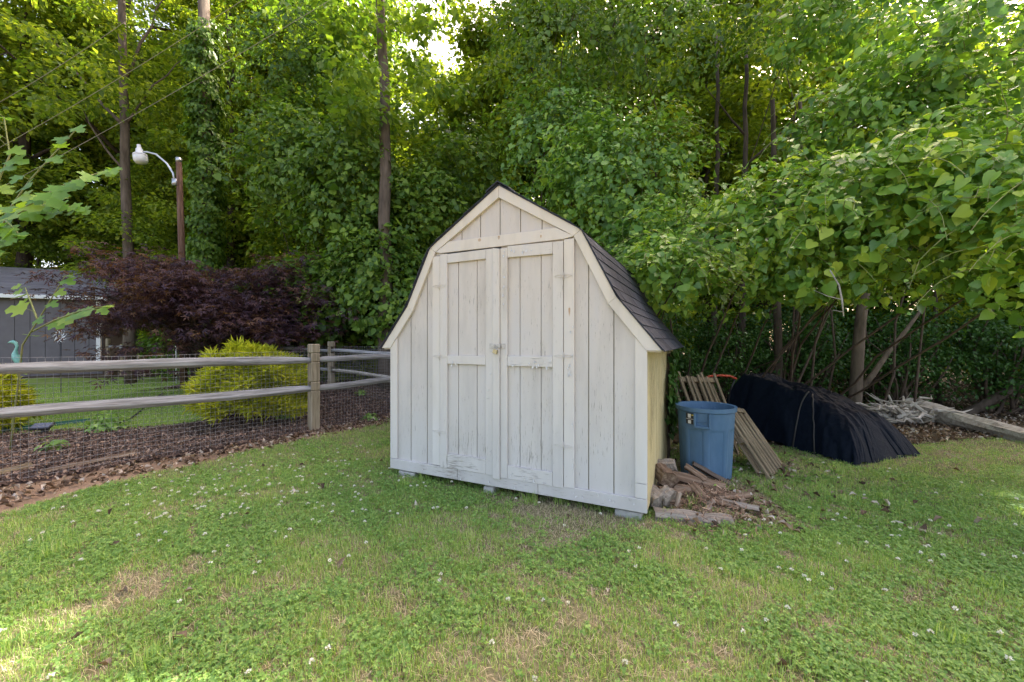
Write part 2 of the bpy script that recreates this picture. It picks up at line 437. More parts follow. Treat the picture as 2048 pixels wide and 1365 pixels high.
# ------------------------------------------------------------------ ground sheets
def sheet(name, poly, z, cell, m, kind='structure'):
    xs = [p[0] for p in poly]; ys = [p[1] for p in poly]
    nx = max(2, int((max(xs) - min(xs)) / cell)); ny = max(2, int((max(ys) - min(ys)) / cell))
    gx = np.linspace(min(xs), max(xs), nx + 1); gy = np.linspace(min(ys), max(ys), ny + 1)
    X, Y = np.meshgrid(gx, gy)
    cx = (X[:-1, :-1] + X[1:, 1:]) / 2; cyy = (Y[:-1, :-1] + Y[1:, 1:]) / 2
    wob = 0.05 * np.sin(cx * 9 + cyy * 5) + 0.04 * np.sin(cx * 17 - cyy * 13)
    keep = pin(poly, cx + wob, cyy + wob)
    idx = np.arange((nx + 1) * (ny + 1)).reshape(ny + 1, nx + 1)
    F = np.stack([idx[:-1, :-1], idx[:-1, 1:], idx[1:, 1:], idx[1:, :-1]], -1)[keep]
    V = np.stack([X.ravel(), Y.ravel(), (H(X, Y) + z).ravel()], -1)
    u, inv = np.unique(F, return_inverse=True)
    me = np_mesh(name, V[u], inv.reshape(F.shape))
    o = link_mesh(name, me, m, None, True)
    tag(o, kind=kind)
    return o

def big_ground():
    a = np.concatenate([-np.geomspace(400, 14, 14), np.arange(-13.5, 13.6, 0.25), np.geomspace(14, 400, 14)])
    b = np.concatenate([-np.geomspace(400, 3, 10), np.arange(-2.5, 16, 0.25), np.geomspace(16.5, 400, 16)])
    X, Y = np.meshgrid(a, b)
    idx = np.arange(X.size).reshape(X.shape)
    F = np.stack([idx[:-1, :-1], idx[:-1, 1:], idx[1:, 1:], idx[1:, :-1]], -1).reshape(-1, 4)
    V = np.stack([X.ravel(), Y.ravel(), H(X, Y).ravel()], -1)
    o = link_mesh("ground", np_mesh("ground", V, F), M['soil'], None, True)
    tag(o, kind='structure')
big_ground()

P2 = Vector((-2.93, 5.98, 0)); FD = Vector((-1.78, -2.26, 0)).normalized()   # fence post in view, run direction to the left
P1 = P2 + FD * 3.02                       # next post, out of frame
P3 = P2 - FD * 1.72                       # corner post behind the shed
NF = Vector((FD.y, -FD.x, 0))             # towards the neighbour side?
if NF.x > 0: NF = -NF
def fp(p, along, out):                    # point beside the fence line
    q = p + FD * along + NF * out
    return (q.x, q.y)
BD = Vector((-1.54, 1.0, 0)).normalized()
B1 = Vector((-3.80, 8.50, 0)); B0 = Vector((P3.x, P3.y, 0)); B2 = B1 + BD * 2.9

lawn_poly = [fp(P2, 6.0, -1.1), fp(P2, 2.9, -0.90), fp(P2, 1.9, -0.58), fp(P2, 0.3, -0.38), fp(P2, -0.9, -0.34), (-1.9, 7.0), (-0.9, 8.0),
             (0.9, 7.6), (1.9, 5.4), (3.2, 5.2), (4.4, 5.0), (6.0, 5.5), (9, 5.7), (9, -2), (-7, -2)]
dirt_poly = [fp(P2, 6.5, -1.25), fp(P2, 2.9, -1.05), fp(P2, 1.9, -0.72), fp(P2, 0.2, -0.52), fp(P2, -2.2, -0.45), fp(P2, -2.2, 0.2), fp(P2, 6.5, 0.2)]
mulch_poly = [fp(P2, 6.5, -0.02), fp(P2, 1.0, -0.02), fp(P2, -0.3, -0.12), fp(P3, 0, -0.15), (B0.x + 0.3, B0.y + 0.8), (B1.x + 1.0, B1.y + 1.3), (-5.6, 11.3),
              (-8.6, 11.6), (-9.0, 9.6), (-6.6, 9.4), (-5.2, 8.1), (-4.9, 6.9), (-5.3, 6.3), (-6.6, 6.1), (-8.5, 5.9), (-9.5, 3.0)]
nlawn_poly = [(-5.0, 6.7), (-5.1, 8.2), (-6.4, 9.2), (-8.2, 9.4), (-9.0, 14.3), (-24, 13.3), (-24, 5.0), (-9, 5.6), (-6.6, 5.9), (-5.4, 6.1)]
sheet("dirt_path", dirt_poly, 0.004, 0.08, M['dirt'])
sheet("lawn", lawn_poly, 0.008, 0.08, M['lawn'])
sheet("mulch_bed", mulch_poly, 0.012, 0.08, M['mulch'])
sheet("neighbour_lawn", nlawn_poly, 0.016, 0.15, M['lawn_far'])

# ------------------------------------------------------------------ leaf scattering
def nrmz(a):
    return a / (np.linalg.norm(a, axis=-1, keepdims=True) + 1e-9)

def scatter(tv, tf, P, N, T, S):
    """copy leaf template (base at origin, tip +Y, face +Z) to points P with normals N, tip directions T, sizes S"""
    tv = np.asarray(tv, float); tf = np.asarray(tf, int)
    N = nrmz(N); T = nrmz(T - N * (T * N).sum(-1, keepdims=True)); X = np.cross(T, N)
    S = np.broadcast_to(np.asarray(S, float).reshape(-1, 1) if np.ndim(S) == 1 else np.asarray(S, float), (len(P), 1)) if np.ndim(S) < 2 else S
    V = P[:, None, :] + S[:, :, None] * (tv[None, :, 0:1] * X[:, None, :] + tv[None, :, 1:2] * T[:, None, :] + tv[None, :, 2:3] * N[:, None, :])
    F = tf[None] + (np.arange(len(P)) * len(tv))[:, None, None]
    return V.reshape(-1, 3), F.reshape(-1, tf.shape[1])

def merge(parts):
    Vs, Fs, b = [], [], 0
    for V, F in parts:
        Vs.append(V); Fs.append(F + b); b += len(V)
    return np.concatenate(Vs), np.concatenate(Fs)

L_DIAM = ([(0, 0, 0), (0.34, 0.45, 0.09), (0, 1, -0.08), (-0.34, 0.45, 0.09)], [(0, 1, 2), (0, 2, 3)])
L_OVAL = ([(0, 0, 0), (0.27, 0.22, 0.06), (0.30, 0.55, 0.07), (0, 1, -0.1), (-0.30, 0.55, 0.07), (-0.27, 0.22, 0.06), (0, 0.5, 0)],
          [(0, 1, 6), (1, 2, 6), (2, 3, 6), (3, 4, 6), (4, 5, 6), (5, 0, 6)])
L_HEART = ([(0, 0.10, 0), (0.20, 0, 0.05), (0.42, 0.12, 0.08), (0.50, 0.36, 0.07), (0.36, 0.66, 0.02), (0, 1.08, -0.16),
            (-0.36, 0.66, 0.02), (-0.50, 0.36, 0.07), (-0.42, 0.12, 0.08), (-0.20, 0, 0.05), (0, 0.5, -0.03)],
           [(i, (i + 1) % 10, 10) for i in range(10)])
def lobed(pts, cz=-0.03):
    v = [(x, y, 0.10 * abs(x) - 0.10 * y * y) for x, y in pts]
    n = len(v)
    return v + [(0, 0.35, cz)], [(i, (i + 1) % n, n) for i in range(n)]
L_LOBE = lobed([(0, 0), (0.22, 0.02), (0.50, -0.02), (0.42, 0.18), (0.60, 0.36), (0.62, 0.50), (0.34, 0.48), (0.24, 0.56), (0.34, 0.82), (0.18, 0.92), (0.0, 1.05),
                (-0.18, 0.92), (-0.34, 0.82), (-0.24, 0.56), (-0.34, 0.48), (-0.62, 0.50), (-0.60, 0.36), (-0.42, 0.18), (-0.50, -0.02), (-0.22, 0.02)])
def star_leaf():
    v = [(0, 0.2, 0)]; f = []
    for k, (a, L) in enumerate([(-100, 0.5), (-55, 0.75), (0, 0.95), (55, 0.75), (100, 0.5)]):
        a = math.radians(a); d = (math.sin(a), math.cos(a)); n = (d[1], -d[0]); b = len(v)
        v += [(d[0]*L*0.45 + n[0]*0.10, 0.2 + d[1]*L*0.45 + n[1]*0.10, 0.03), (d[0]*L, 0.2 + d[1]*L, -0.12), (d[0]*L*0.45 - n[0]*0.10, 0.2 + d[1]*L*0.45 - n[1]*0.10, 0.03)]
        f += [(0, b, b + 1), (0, b + 1, b + 2)]
    return v, f
L_STAR = star_leaf()
L_DEAD = ([(0, 0, 0), (0.26, 0.22, 0.30), (0.13, 0.62, 0.30), (0.05, 1, -0.1), (-0.24, 0.70, 0.34), (-0.16, 0.30, 0.16), (0, 0.5, -0.05)],
          [(0, 1, 6), (1, 2, 6), (2, 3, 6), (3, 4, 6), (4, 5, 6), (5, 0, 6)])

def rdir(n):
    return nrmz(rng.normal(size=(n, 3)))

def crown(tmpl, clusters, per, lsize, crad, flat=0.55, up=0.8, droop=0.4, centre=None):
    """leaf clusters: flattened sprays round each cluster centre"""
    n = len(clusters)
    C = np.repeat(np.asarray(clusters, float), per, axis=0)
    rr = np.repeat(crad * rng.uniform(0.6, 1.25, n), per)
    d = rdir(n * per); rad = rng.uniform(0, 1, n * per) ** 0.45
    off = d * (rad * rr)[:, None]; off[:, 2] *= flat
    P = C + off
    N = nrmz(d * 0.45 + np.array([0, 0, up]) + rng.normal(size=P.shape) * 0.42)
    out = off.copy(); out[:, 2] -= droop * rr
    T = nrmz(out + rng.normal(size=P.shape) * 0.25 * rr[:, None])
    S = lsize * rng.uniform(0.65, 1.3, len(P))
    return scatter(tmpl[0], tmpl[1], P, N, T, S)

def limb_path(p0, p1, bend=0.12, n=6, seed=0, kink=0.012):
    rr = random.Random(seed); p0 = Vector(p0); p1 = Vector(p1); L = (p1 - p0).length
    off = Vector((rr.uniform(-1, 1), rr.uniform(-1, 1), rr.uniform(-0.3, 0.6))) * bend * L
    return [p0.lerp(p1, t) + off * math.sin(math.pi * t) + Vector((rr.uniform(-1, 1), rr.uniform(-1, 1), 0)) * kink * L * (0 < i < n) for i, t in enumerate([k / n for k in range(n + 1)])]

def make_tree(name, seed, height, trunk_r, crown_lo, crown_r, ncl, per, lsize, crad, mleaf, mbark, tmpl=L_DIAM, lean=(0, 0), label=None, cat='tree', group=None, fork=False, low=0.0):
    """a woodland tree: tapered wobbling trunk with limbs, and a crown of leaf sprays round the limb ends"""
    rr = random.Random(seed)
    root = empty(name, label=label, cat=cat, group=group)
    mb = MB()
    tp = [Vector((0, 0, -0.2))]
    n = 12
    for i in range(1, n + 1):
        t = i / n
        tp.append(Vector((lean[0] * t * height + rr.uniform(-1, 1) * 0.10, lean[1] * t * height + rr.uniform(-1, 1) * 0.10, height * 0.93 * t)))
    mb.tube(tp, [trunk_r * (1.25 if i == 0 else 1) * (1 - 0.82 * i / n) for i in range(n + 1)], 10)
    cl = []
    nl = 22
    for k in range(nl):
        t = crown_lo + (0.97 - crown_lo) * (k + rr.random() * 0.8) / nl
        b = tp[0].lerp(tp[-1], t); i = min(n - 1, int(t * n)); b = tp[i].lerp(tp[i + 1], t * n - i)
        a = k * 2.4 + rr.uniform(-0.5, 0.5)
        env = crown_r * (math.sin(math.pi * min(1, max(0.02, (t - crown_lo) / (1 - crown_lo) * 0.86 + 0.14))) ** 0.6) * rr.uniform(0.75, 1.15)
        e = b + Vector((math.cos(a) * env, math.sin(a) * env, env * rr.uniform(0.15, 0.6)))
        path = limb_path(b, e, 0.12, 6, seed * 91 + k)
        mb.tube(path, [trunk_r * (0.34 - 0.16 * t) * (1 - 0.85 * j / 6) + 0.006 for j in range(7)], 6)
        for j in (2, 3, 4, 5, 6):
            for _ in range(2):
                q = path[j] + Vector((rr.gauss(0, 1), rr.gauss(0, 1), rr.gauss(0.1, 0.7))) * 0.16 * env
                cl.append(q)
                if rr.random() < 0.35: mb.tube([path[j], path[j].lerp(q, 0.55) + Vector((0, 0, 0.1)), q], [0.022, 0.014, 0.006], 4)
    while len(cl) < ncl:
        q = rr.choice(cl) + Vector((rr.gauss(0, 1), rr.gauss(0, 1), rr.gauss(0, 0.8))) * crad * 1.1
        cl.append(q)
    rr.shuffle(cl); cl = cl[:ncl]
    if low: cl = [q for q in cl if q.z > low]
    mb.build("trunk", mbark, root, True)
    V, F = crown(tmpl, [tuple(q) for q in cl], per, lsize, crad)
    link_mesh("crown", np_mesh("crown", V, F), mleaf, root)
    return root

def make_shrub(name, seed, rx, ry, rz, ncl, per, lsize, crad, mleaf, tmpl=L_DIAM, label=None, cat='shrub', group=None):
    rr = random.Random(seed); root = empty(name, label=label, cat=cat, group=group)
    mb = MB(); cl = []
    for k in range(16):
        a = rr.uniform(0, 6.283); u = rr.uniform(0.2, 1)
        e = Vector((math.cos(a) * rx * u, math.sin(a) * ry * u, rz * (1.95 - 0.9 * u * u) * rr.uniform(0.6, 1)))
        mb.tube(limb_path((rr.uniform(-.2, .2), rr.uniform(-.2, .2), -0.1), e, 0.18, 6, seed * 31 + k), [0.035, 0.03, 0.026, 0.02, 0.016, 0.012, 0.006], 5)
    for k in range(ncl):
        d = Vector((rr.gauss(0, 1), rr.gauss(0, 1), rr.gauss(0, 1))).normalized()
        s = rr.random() ** 0.4 * (0.86 + 0.22 * math.sin(5 * d.x + seed) * math.cos(4 * d.y + 3 * d.z))
        cl.append((d.x * rx * s, d.y * ry * s, max(0.1, rz + d.z * rz * s)))
    mb.build("stem", M['twig'], root, True)
    V, F = crown(tmpl, cl, per, lsize, crad)
    link_mesh("foliage", np_mesh("foliage", V, F), mleaf, root)
    return root

# ------------------------------------------------------------------ the woods
GRP = "tall trees in the woods behind the shed and fence"
LBL = "tall leafy green tree standing in the woods behind the yard"
proto = [
    make_tree("woodland_tree", 1, 19, 0.24, 0.16, 3.8, 420, 100, 0.18, 0.64, M['leaf_far'], M['bark'], label=LBL, group=GRP),
    make_tree("woodland_tree", 2, 21, 0.28, 0.24, 4.2, 420, 100, 0.19, 0.66, M['leaf_far'], M['bark'], label=LBL, group=GRP),
    make_tree("woodland_tree", 3, 17, 0.20, 0.12, 3.6, 420, 100, 0.17, 0.62, M['leaf_far'], M['bark'], lean=(0.04, 0), label=LBL, group=GRP),
    make_tree("woodland_tree", 4, 11, 0.14, 0.10, 2.3, 260, 110, 0.15, 0.60, M['leaf_far'], M['bark'], label=LBL, group=GRP),
]
proto.append(make_tree("woodland_tree", 9, 17, 0.16, 0.22, 3.4, 230, 75, 0.17, 0.85, M['leaf_far'], M['bark'], label=LBL, group=GRP))
used = [False] * 5
def put(k, x, y, s=1.0, rz=None):
    if not used[k]: o = proto[k]; used[k] = True
    else: o = copy_tree(proto[k])
    o.location = (x, y, Hf(x, y)); o.scale = (s, s, s)
    o.rotation_euler = (0, 0, random.uniform(0, 6.283) if rz is None else rz)
    return o
spots = [  # kind, x, y, scale
    (0, -26.5, 15.0, 1.0), (1, -22.5, 20.5, .95), (2, -19.0, 22.5, 1.0), (0, -15.0, 20.5, .95), (1, -11.6, 18.0, .9), (2, -8.2, 15.4, .95), (0, -6.6, 19.0, 1.0),
    (3, -5.2, 12.4, 1.0), (3, -2.6, 15.6, .85), (3, -1.0, 19.5, .95), (3, -0.85, 13.4, 1.12), (1, -17.2, 25.0, 1.1), (0, -13.0, 23.0, 1.05), (1, -17.4, 18.4, 1.12), (1, -21.6, 17.9, 1.1), (4, -2.4, 17.6, .8), (2, -21.5, 25.0, 1.1), (2, 0.9, 15.2, .95), (0, 3.2, 13.2, .9), (4, 5.2, 17.6, .9), (3, 8.6, 19.5, 1.15), (2, 8.2, 13.2, .95), (0, 5.3, 13.9, .9), (3, 9.6, 15.8, 1.1),
    (3, 12.2, 12.6, .9), (4, 14.6, 17.8, 1.0), (3, 16.4, 13.0, 1.0), (4, 19.6, 18.0, 1.0), (0, 20.5, 11.6, .95), (2, 25.0, 15.0, 1.0), (3, 5.1, 10.6, .9), (3, 9.3, 10.2, .9), (3, 12.2, 8.8, .9),
    (1, -30.0, 24.5, .9), (0, -25.5, 27.5, .9), (2, -18.0, 28.0, .95), (1, -11.5, 26.0, .85), (3, -6.0, 25.5, 1.3), (3, -9.2, 23.5, 1.3), (0, -14.5, 32, 1.1),
    (0, 1.6, 25.5, 1.0), (3, 5.5, 25.0, 1.2), (3, 9.0, 24.0, 1.2), (2, 13.0, 26.5, .8), (3, 17.5, 25.0, 1.3), (1, 26.5, 25.0, .9), (2, 32.0, 22.0, 1.1), (3, -3.6, 31.0, 1.2),
    (2, -34, 18, 1.0), (3, -11.8, 14.6, .85), (3, -10.2, 14.8, .8), (3, -16.8, 18.6, .9), (3, -21.0, 17.9, .9), (3, 16.0, 9.0, 1.0)]
for a in spots: put(*a)

SG = "leafy bushes of the undergrowth along the woods"
SL = "bushy green undergrowth shrub at the foot of the woods"
sh0 = make_shrub("woodland_shrub", 5, 1.7, 1.3, 1.3, 210, 90, 0.12, 0.36, M['leaf_far'], label=SL, group=SG)
sh1 = make_shrub("woodland_shrub", 6, 1.4, 1.2, 1.8, 210, 90, 0.13, 0.38, M['leaf_mid'], L_OVAL, label=SL, group=SG)
su = [False, False]
for (k, x, y, s) in [(1, -12.2, 15.0, 1), (1, -10.6, 13.6, .9), (1, -8.4, 12.9, 1.05), (0, -6.8, 12.4, 1.1), (1, -5.6, 11.4, 1.1), (0, -3.6, 11.6, 1.2), (1, -2.2, 10.6, 1.1), (0, -0.4, 11.2, 1.2), (1, 1.0, 10.4, 1.2),
                     (0, 2.6, 9.6, 1.1),  (0, 7.4, 14.6, 1.1), (0, 11.4, 14.4, 1.1), (0, 14.6, 7.2, 1.2),
                     (0, -10.4, 16.6, 1.4), (0, -19.6, 16.9, 1.3), (1, -23.4, 15.5, 1.3), (0, 3.6, 14.4, 1.5), (0, -1.6, 14.2, 1.5), (0, -5.4, 15.4, 1.5), (0, 15.5, 12.6, 1.5)]:
    src = (sh0, sh1)[k]
    o = src if not su[k] else copy_tree(src); su[k] = True
    o.location = (x, y, Hf(x, y)); o.scale = (s, s, s); o.rotation_euler = (0, 0, random.uniform(0, 6.28))

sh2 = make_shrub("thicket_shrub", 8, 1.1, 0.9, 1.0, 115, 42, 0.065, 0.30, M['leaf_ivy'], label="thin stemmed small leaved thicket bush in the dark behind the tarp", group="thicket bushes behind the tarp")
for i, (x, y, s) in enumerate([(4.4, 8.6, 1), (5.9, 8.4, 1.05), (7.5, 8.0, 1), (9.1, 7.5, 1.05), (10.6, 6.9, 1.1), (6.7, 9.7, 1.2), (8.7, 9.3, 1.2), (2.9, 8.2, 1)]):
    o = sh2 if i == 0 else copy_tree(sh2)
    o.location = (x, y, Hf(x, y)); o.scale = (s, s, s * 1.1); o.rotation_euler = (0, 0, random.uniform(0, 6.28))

# single trees one can tell apart by their trunks
def trunk_tree(name, p0, p1, r, label, mbark, leaves=0, crown_z=(4, 8), crad=1.4, forks=(), group=None, lsz=0.16, mleaf='leaf_far'):
    root = empty(name, (p0[0], p0[1], Hf(p0[0], p0[1])), label=label, cat='tree', group=group)
    o = Vector(root.location); mb = MB()
    path = limb_path(Vector((0, 0, -0.1)), Vector(p1) - o, 0.012, 12, sum(map(ord, label)) % 999, 0.003)
    mb.tube(path, [r * (1.2 - 0.65 * i / 12) for i in range(13)], 12)
    rr = random.Random(len(label)); cl = []
    for (t, dx, dy, dz, fr) in forks:
        b = path[int(t * 12)]
        e = b + Vector((dx, dy, dz)); mb.tube(limb_path(b, e, 0.08, 6, int(t * 100)), [fr * (1 - 0.8 * j / 6) for j in range(7)], 7); cl.append(e)
    mb.build("trunk", mbark, root, True)
    if leaves:
        for k in range(leaves):
            z = rr.uniform(*crown_z); a = rr.uniform(0, 6.28); q = rr.uniform(0.2, 1) * crad
            base = path[0].lerp(path[-1], min(1, z / (p1[2] - o.z)))
            cl.append(base + Vector((math.cos(a) * q, math.sin(a) * q, 0)))
        V, F = crown(L_DIAM, [tuple(c) for c in cl], 70, lsz, 0.5)
        link_mesh("crown", np_mesh("crown", V, F), M[mleaf], root)
    return root
def gz(p): return (p[0], p[1], Hf(p[0], p[1]))
trunk_tree("forked_tree", at(262, 600, 12.6), at(232, -260, 12.6), 0.13, "pale slender forked trunk rising behind the street lamp at left", M['bark_pale'], 70, (7, 14), 2.6,
           [(0.55, -2.6, .3, 3.0, .06), (0.62, 1.3, .2, 3.2, .05), (0.45, -1.5, 0, 2.2, .04), (0.5, 1.6, .5, 2.6, .04)])
trunk_tree("tree", at(457, 600, 14.5), at(450, -200, 14.5), 0.13, "thin dark trunk just right of the ivy covered trunk", M['bark'], 16, (11, 15), 2)
trunk_tree("tree", at(772, 640, 9.0), at(752, -260, 9.0), 0.13, "thick grey brown trunk rising behind the shed's left eave", M['bark_pale'], 60, (5.6, 11.0), 1.8,
           [(0.8, -1.2, .3, 1.4, .04)], mleaf='leaf_mid')
trunk_tree("tree", at(1706, 790, 7.2), at(1752, 250, 7.6), 0.085, "pale brown leaning trunk behind the tarp covered heap", M['bark_pale'], 0, forks=[(0.1, 1.9, .2, 2.3, .055), (0.7, -.9, .3, 1.2, .03)])
trunk_tree("tree", at(1556, 770, 8.0), at(1545, 200, 8.0), 0.07, "left one of two dark thin trunks behind the tarp", M['bark'])
trunk_tree("tree", at(1577, 772, 8.3), at(1600, 200, 8.3), 0.06, "right one of two dark thin trunks behind the tarp", M['bark'], forks=[(0.15, 1.0, 0.2, 1.8, 0.04)])
trunk_tree("tree", at(1478, 780, 8.6), at(1492, 100, 8.8), 0.065, "dark slim trunk in the hollow above the blue bin", M['bark'], forks=[(0.7, 1.2, 0, 1.3, .03), (0.75, -0.9, 0, 1.1, .03)])
trunk_tree("tree", at(1418, 780, 9.2), at(1432, 60, 9.2), 0.06, "slim trunk in shade behind the shed's right roof edge", M['bark'])
trunk_tree("dead_tree", at(1905, 840, 7.4), at(2190, 690, 7.0), 0.07, "dark fallen tree leaning to the right in the undergrowth", M['bark'])
trunk_tree("sapling_tree", at(1880, 800, 8.6), at(1872, 560, 8.6), 0.05, "thin dark sapling stem far right under the vines", M['bark'])

# ivy covered trunk
iv = empty("ivy_covered_tree", gz(at(415, 690, 12.4)), label="tree trunk wholly wrapped in dark green ivy with bare wood at its top", cat='tree')
ih = 12.5
mb = MB(); mb.tube([(0, 0, -0.1), (-.05, 0, ih * .5), (-.12, 0, ih)], [0.24, 0.2, 0.14], 12); mb.build("trunk", M['bark_pale'], iv, True)
n = 14000
zz = rng.uniform(0, ih * 0.88, n); aa = rng.uniform(0, 6.283, n)
rad = 0.27 + 0.10 * np.sin(zz * 2.1) * np.cos(aa * 2 + zz) + 0.09 * np.sin(zz * 5.3 + aa * 3) + 0.07 * np.sin(zz * 11 + aa) + np.abs(rng.normal(0, 0.09, n))
Pn = np.stack([np.cos(aa) * rad - .1 * zz / ih, np.sin(aa) * rad, zz], -1)
Nn = np.stack([np.cos(aa), np.sin(aa), 0.5 + 0 * aa], -1) + rng.normal(size=(n, 3)) * 0.35
V, F = scatter(L_DIAM[0], L_DIAM[1], Pn, Nn, np.array([0, 0, -1.0]) + rng.normal(size=(n, 3)) * 0.3, 0.15 * rng.uniform(0.7, 1.2, n))
link_mesh("ivy", np_mesh("ivy", V, F), M['leaf_mid'], iv)

# ------------------------------------------------------------------ vine masses
def vine_mass(name, ells, label, mleaf, lsize, dens, tmpl=L_HEART, shoots=30, shoot_len=0.7, seed=0, cat='vine', small=0.0):
    """climbing growth over bushes: uneven mounds of overlapping drooping leaves with free shoots and woody stems to the ground"""
    c0 = ells[0]
    root = empty(name, (c0[0], c0[1], 0), label=label, cat=cat)
    O = np.array([c0[0], c0[1], 0]); rr = random.Random(seed)
    parts = []; stems = MB(); green = MB()
    for (x, y, z, rx, ry, rz) in ells:
        area = 4 * math.pi * ((rx * ry) ** 1.6 / 3 + (rx * rz) ** 1.6 / 3 + (ry * rz) ** 1.6 / 3) ** (1 / 1.6)
        n = int(area * dens * .88)
        d = rdir(n * 3); cam_d = nrmz(np.array([0 - x, 0 - y, 0.3]))
        w = (d @ cam_d); q0 = d * np.array([rx, ry, rz]); strata = np.sin(q0[:, 2] * 9 + 2.2 * np.sin(q0[:, 0] * 3.1 + seed) + q0[:, 1] * 2) * .5 + .5
        keep = rng.uniform(0, 1, len(d)) < np.clip(0.55 + 0.6 * w, 0.18, 1) * (.55 + .45 * strata) * np.clip(.12 + 1.5 * ((np.sin(q0[:, 0] * 6.3 + seed + 2 * np.sin(q0[:, 2] * 2.7)) * np.cos(q0[:, 2] * 7.1 + 1.7 * np.sin(q0[:, 0] * 3.3)) + .5 * np.sin(q0[:, 0] * 14 + q0[:, 2] * 11 + q0[:, 1] * 9)) * .4 + .45), .08, 1)
        d = d[keep][:n]; n = len(d)
        q = d * np.array([rx, ry, rz]) + np.array([x, y, z])
        lump = (np.sin(q[:, 0] * 5.3 + seed) * np.cos(q[:, 2] * 4.7 + seed) + np.sin(q[:, 1] * 6.1 + q[:, 2] * 3.1)) * 0.09 + np.sin(q[:, 0] * 13 + q[:, 2] * 11) * 0.045
        s = 1 + lump * 1.5 - np.abs(rng.normal(size=n)) * 0.24
        P = d * np.array([rx, ry, rz]) * s[:, None] + np.array([x, y, z])
        out = nrmz(d / np.array([rx, ry, rz]))
        N = out * 0.85 + np.array([0, -0.1, 0.65]) + rng.normal(size=P.shape) * 0.42
        T = out * 0.65 + np.array([0, 0, -0.55]) + rng.normal(size=P.shape) * 0.55
        S = lsize * (0.45 + 0.95 * rng.uniform(0, 1, n) ** 1.3)
        tv0 = np.array(tmpl[0], float)
        sel = rng.integers(0, 5, n)
        for v_ in range(5):
            tv = tv0.copy(); tv[:, 0] *= (1.0, .78, 1.1, .9, .62)[v_]; tv[:, 2] = tv[:, 2] * (1, 2.2, -.6, 1.6, 2.8)[v_] + (0, .0, .12, -.18, .1)[v_] * tv[:, 1] ** 2 + (0, .12, 0, 0, 0)[v_] * tv[:, 0]
            k_ = sel == v_
            parts.append(scatter(tv, tmpl[1], (P - O)[k_], N[k_], T[k_], S[k_] * (1, .9, 1.05, .85, .7)[v_]))
        # woody stems to the ground inside
        for k in range(2):
            b = Vector((x + rr.uniform(-.6, .6) * rx, y + ry * rr.uniform(.5, 1.6) + .3, -0.05)); b.y = max(b.y, 6.9 if x > 1 else b.y); e = Vector((x + rr.uniform(-.6, .6) * rx, y + rr.uniform(-.4, .6) * ry, z + rr.uniform(0, .6) * rz))
            stems.tube([p - Vector(O) for p in limb_path(b, e, 0.12, 7, seed + k)], [0.020, .018, .016, .014, .012, .010, .008, .005], 5)
        for k in range(int(shoots)):
            d3 = Vector(rdir(1)[0]); 
            if d3.y > 0.3: d3.y = -d3.y
            if d3.z < -0.5: d3.z *= -0.5
            p = Vector((x + d3.x * rx * 0.9, y + d3.y * ry * 0.9, z + d3.z * rz * 0.9))
            L = shoot_len * rr.uniform(0.4, 1.2); v = (Vector((d3.x, d3.y, 0)) + Vector((0, 0, rr.uniform(-0.2, 0.8)))).normalized()
            pts = [p.copy()]; m = 7
            for j in range(m):
                p = p + v * L / m; v = (v + Vector((rr.gauss(0, .12), rr.gauss(0, .12), -0.22))).normalized(); pts.append(p.copy())
            green.tube([q2 - Vector(O) for q2 in pts], [0.0045 * (1 - 0.7 * j / m) + 0.0008 for j in range(m + 1)], 4, False)
            PP = np.array([tuple(q2) for q2 in pts[1:]]); k2 = len(PP)
            side = nrmz(np.array([[rr.gauss(0, 1), rr.gauss(0, 1) - 0.4, -0.5 - rr.random()] for _ in range(k2)]))
            parts.append(scatter(tmpl[0], tmpl[1], PP - O, np.array([0, -0.25, 0.9]) + rng.normal(size=(k2, 3)) * 0.35, side, lsize * np.linspace(0.95, 0.3, k2)))
    V, F = merge(parts)
    nf = len(stems.f); stems.add(green.v, green.f)
    st_o = stems.build("stem", M['twig'], root, True); st_o.data.materials.append(M['stem'])
    mi = np.zeros(len(stems.f), np.int32); mi[nf:] = 1; st_o.data.polygons.foreach_set("material_index", mi)
    link_mesh("foliage", np_mesh("foliage", V, F), mleaf, root)
    return root
def E(px, py, Y, rx, ry, rz):
    p = at(px, py, Y); return (p.x, p.y, p.z, rx, ry, rz)

vine_mass("grape_vine", [E(1990, 400, 4.0, 1.35, .95, .85), E(1760, 440, 4.5, 1.25, .85, .85), E(2180, 470, 3.4, 1.0, .9, .8)], "heart leaved vine mass overhanging the heap at the far right, its leaves the largest",
          M['leaf_vine'], 0.105, 230, seed=3, shoots=60, shoot_len=.85)
vine_mass("grape_vine", [E(1530, 480, 5.2, 1.05, .85, .85), E(1360, 520, 6.1, .80, .7, .95), E(1640, 530, 4.9, .8, .6, .55), E(1335, 545, 5.0, .52, .5, .50)], "heart leaved vine mass hanging between the shed roof and the blue bin",
          M['leaf_vine'], 0.092, 290, seed=4, shoots=55)
vine_mass("grape_vine", [E(2010, 130, 4.9, 1.7, 1.1, 1.1), E(1790, 270, 5.4, 1.3, .9, .75), E(1740, 60, 6.5, 1.6, 1.0, .9)], "vine mass climbing over the tree at the top right corner",
          M['leaf_vine'], 0.10, 230, seed=5, shoots=45, shoot_len=.9)
vine_mass("creeper", [E(1250, 360, 7.4, 1.5, 1.0, 1.3), E(1130, 300, 8.6, 1.4, 1.0, 1.5), E(1290, 520, 7.0, 1.0, .7, .9)], "leafy creeper mound rising directly behind the shed's right roof slope",
          M['leaf_vine'], 0.10, 210, seed=6, shoots=45)
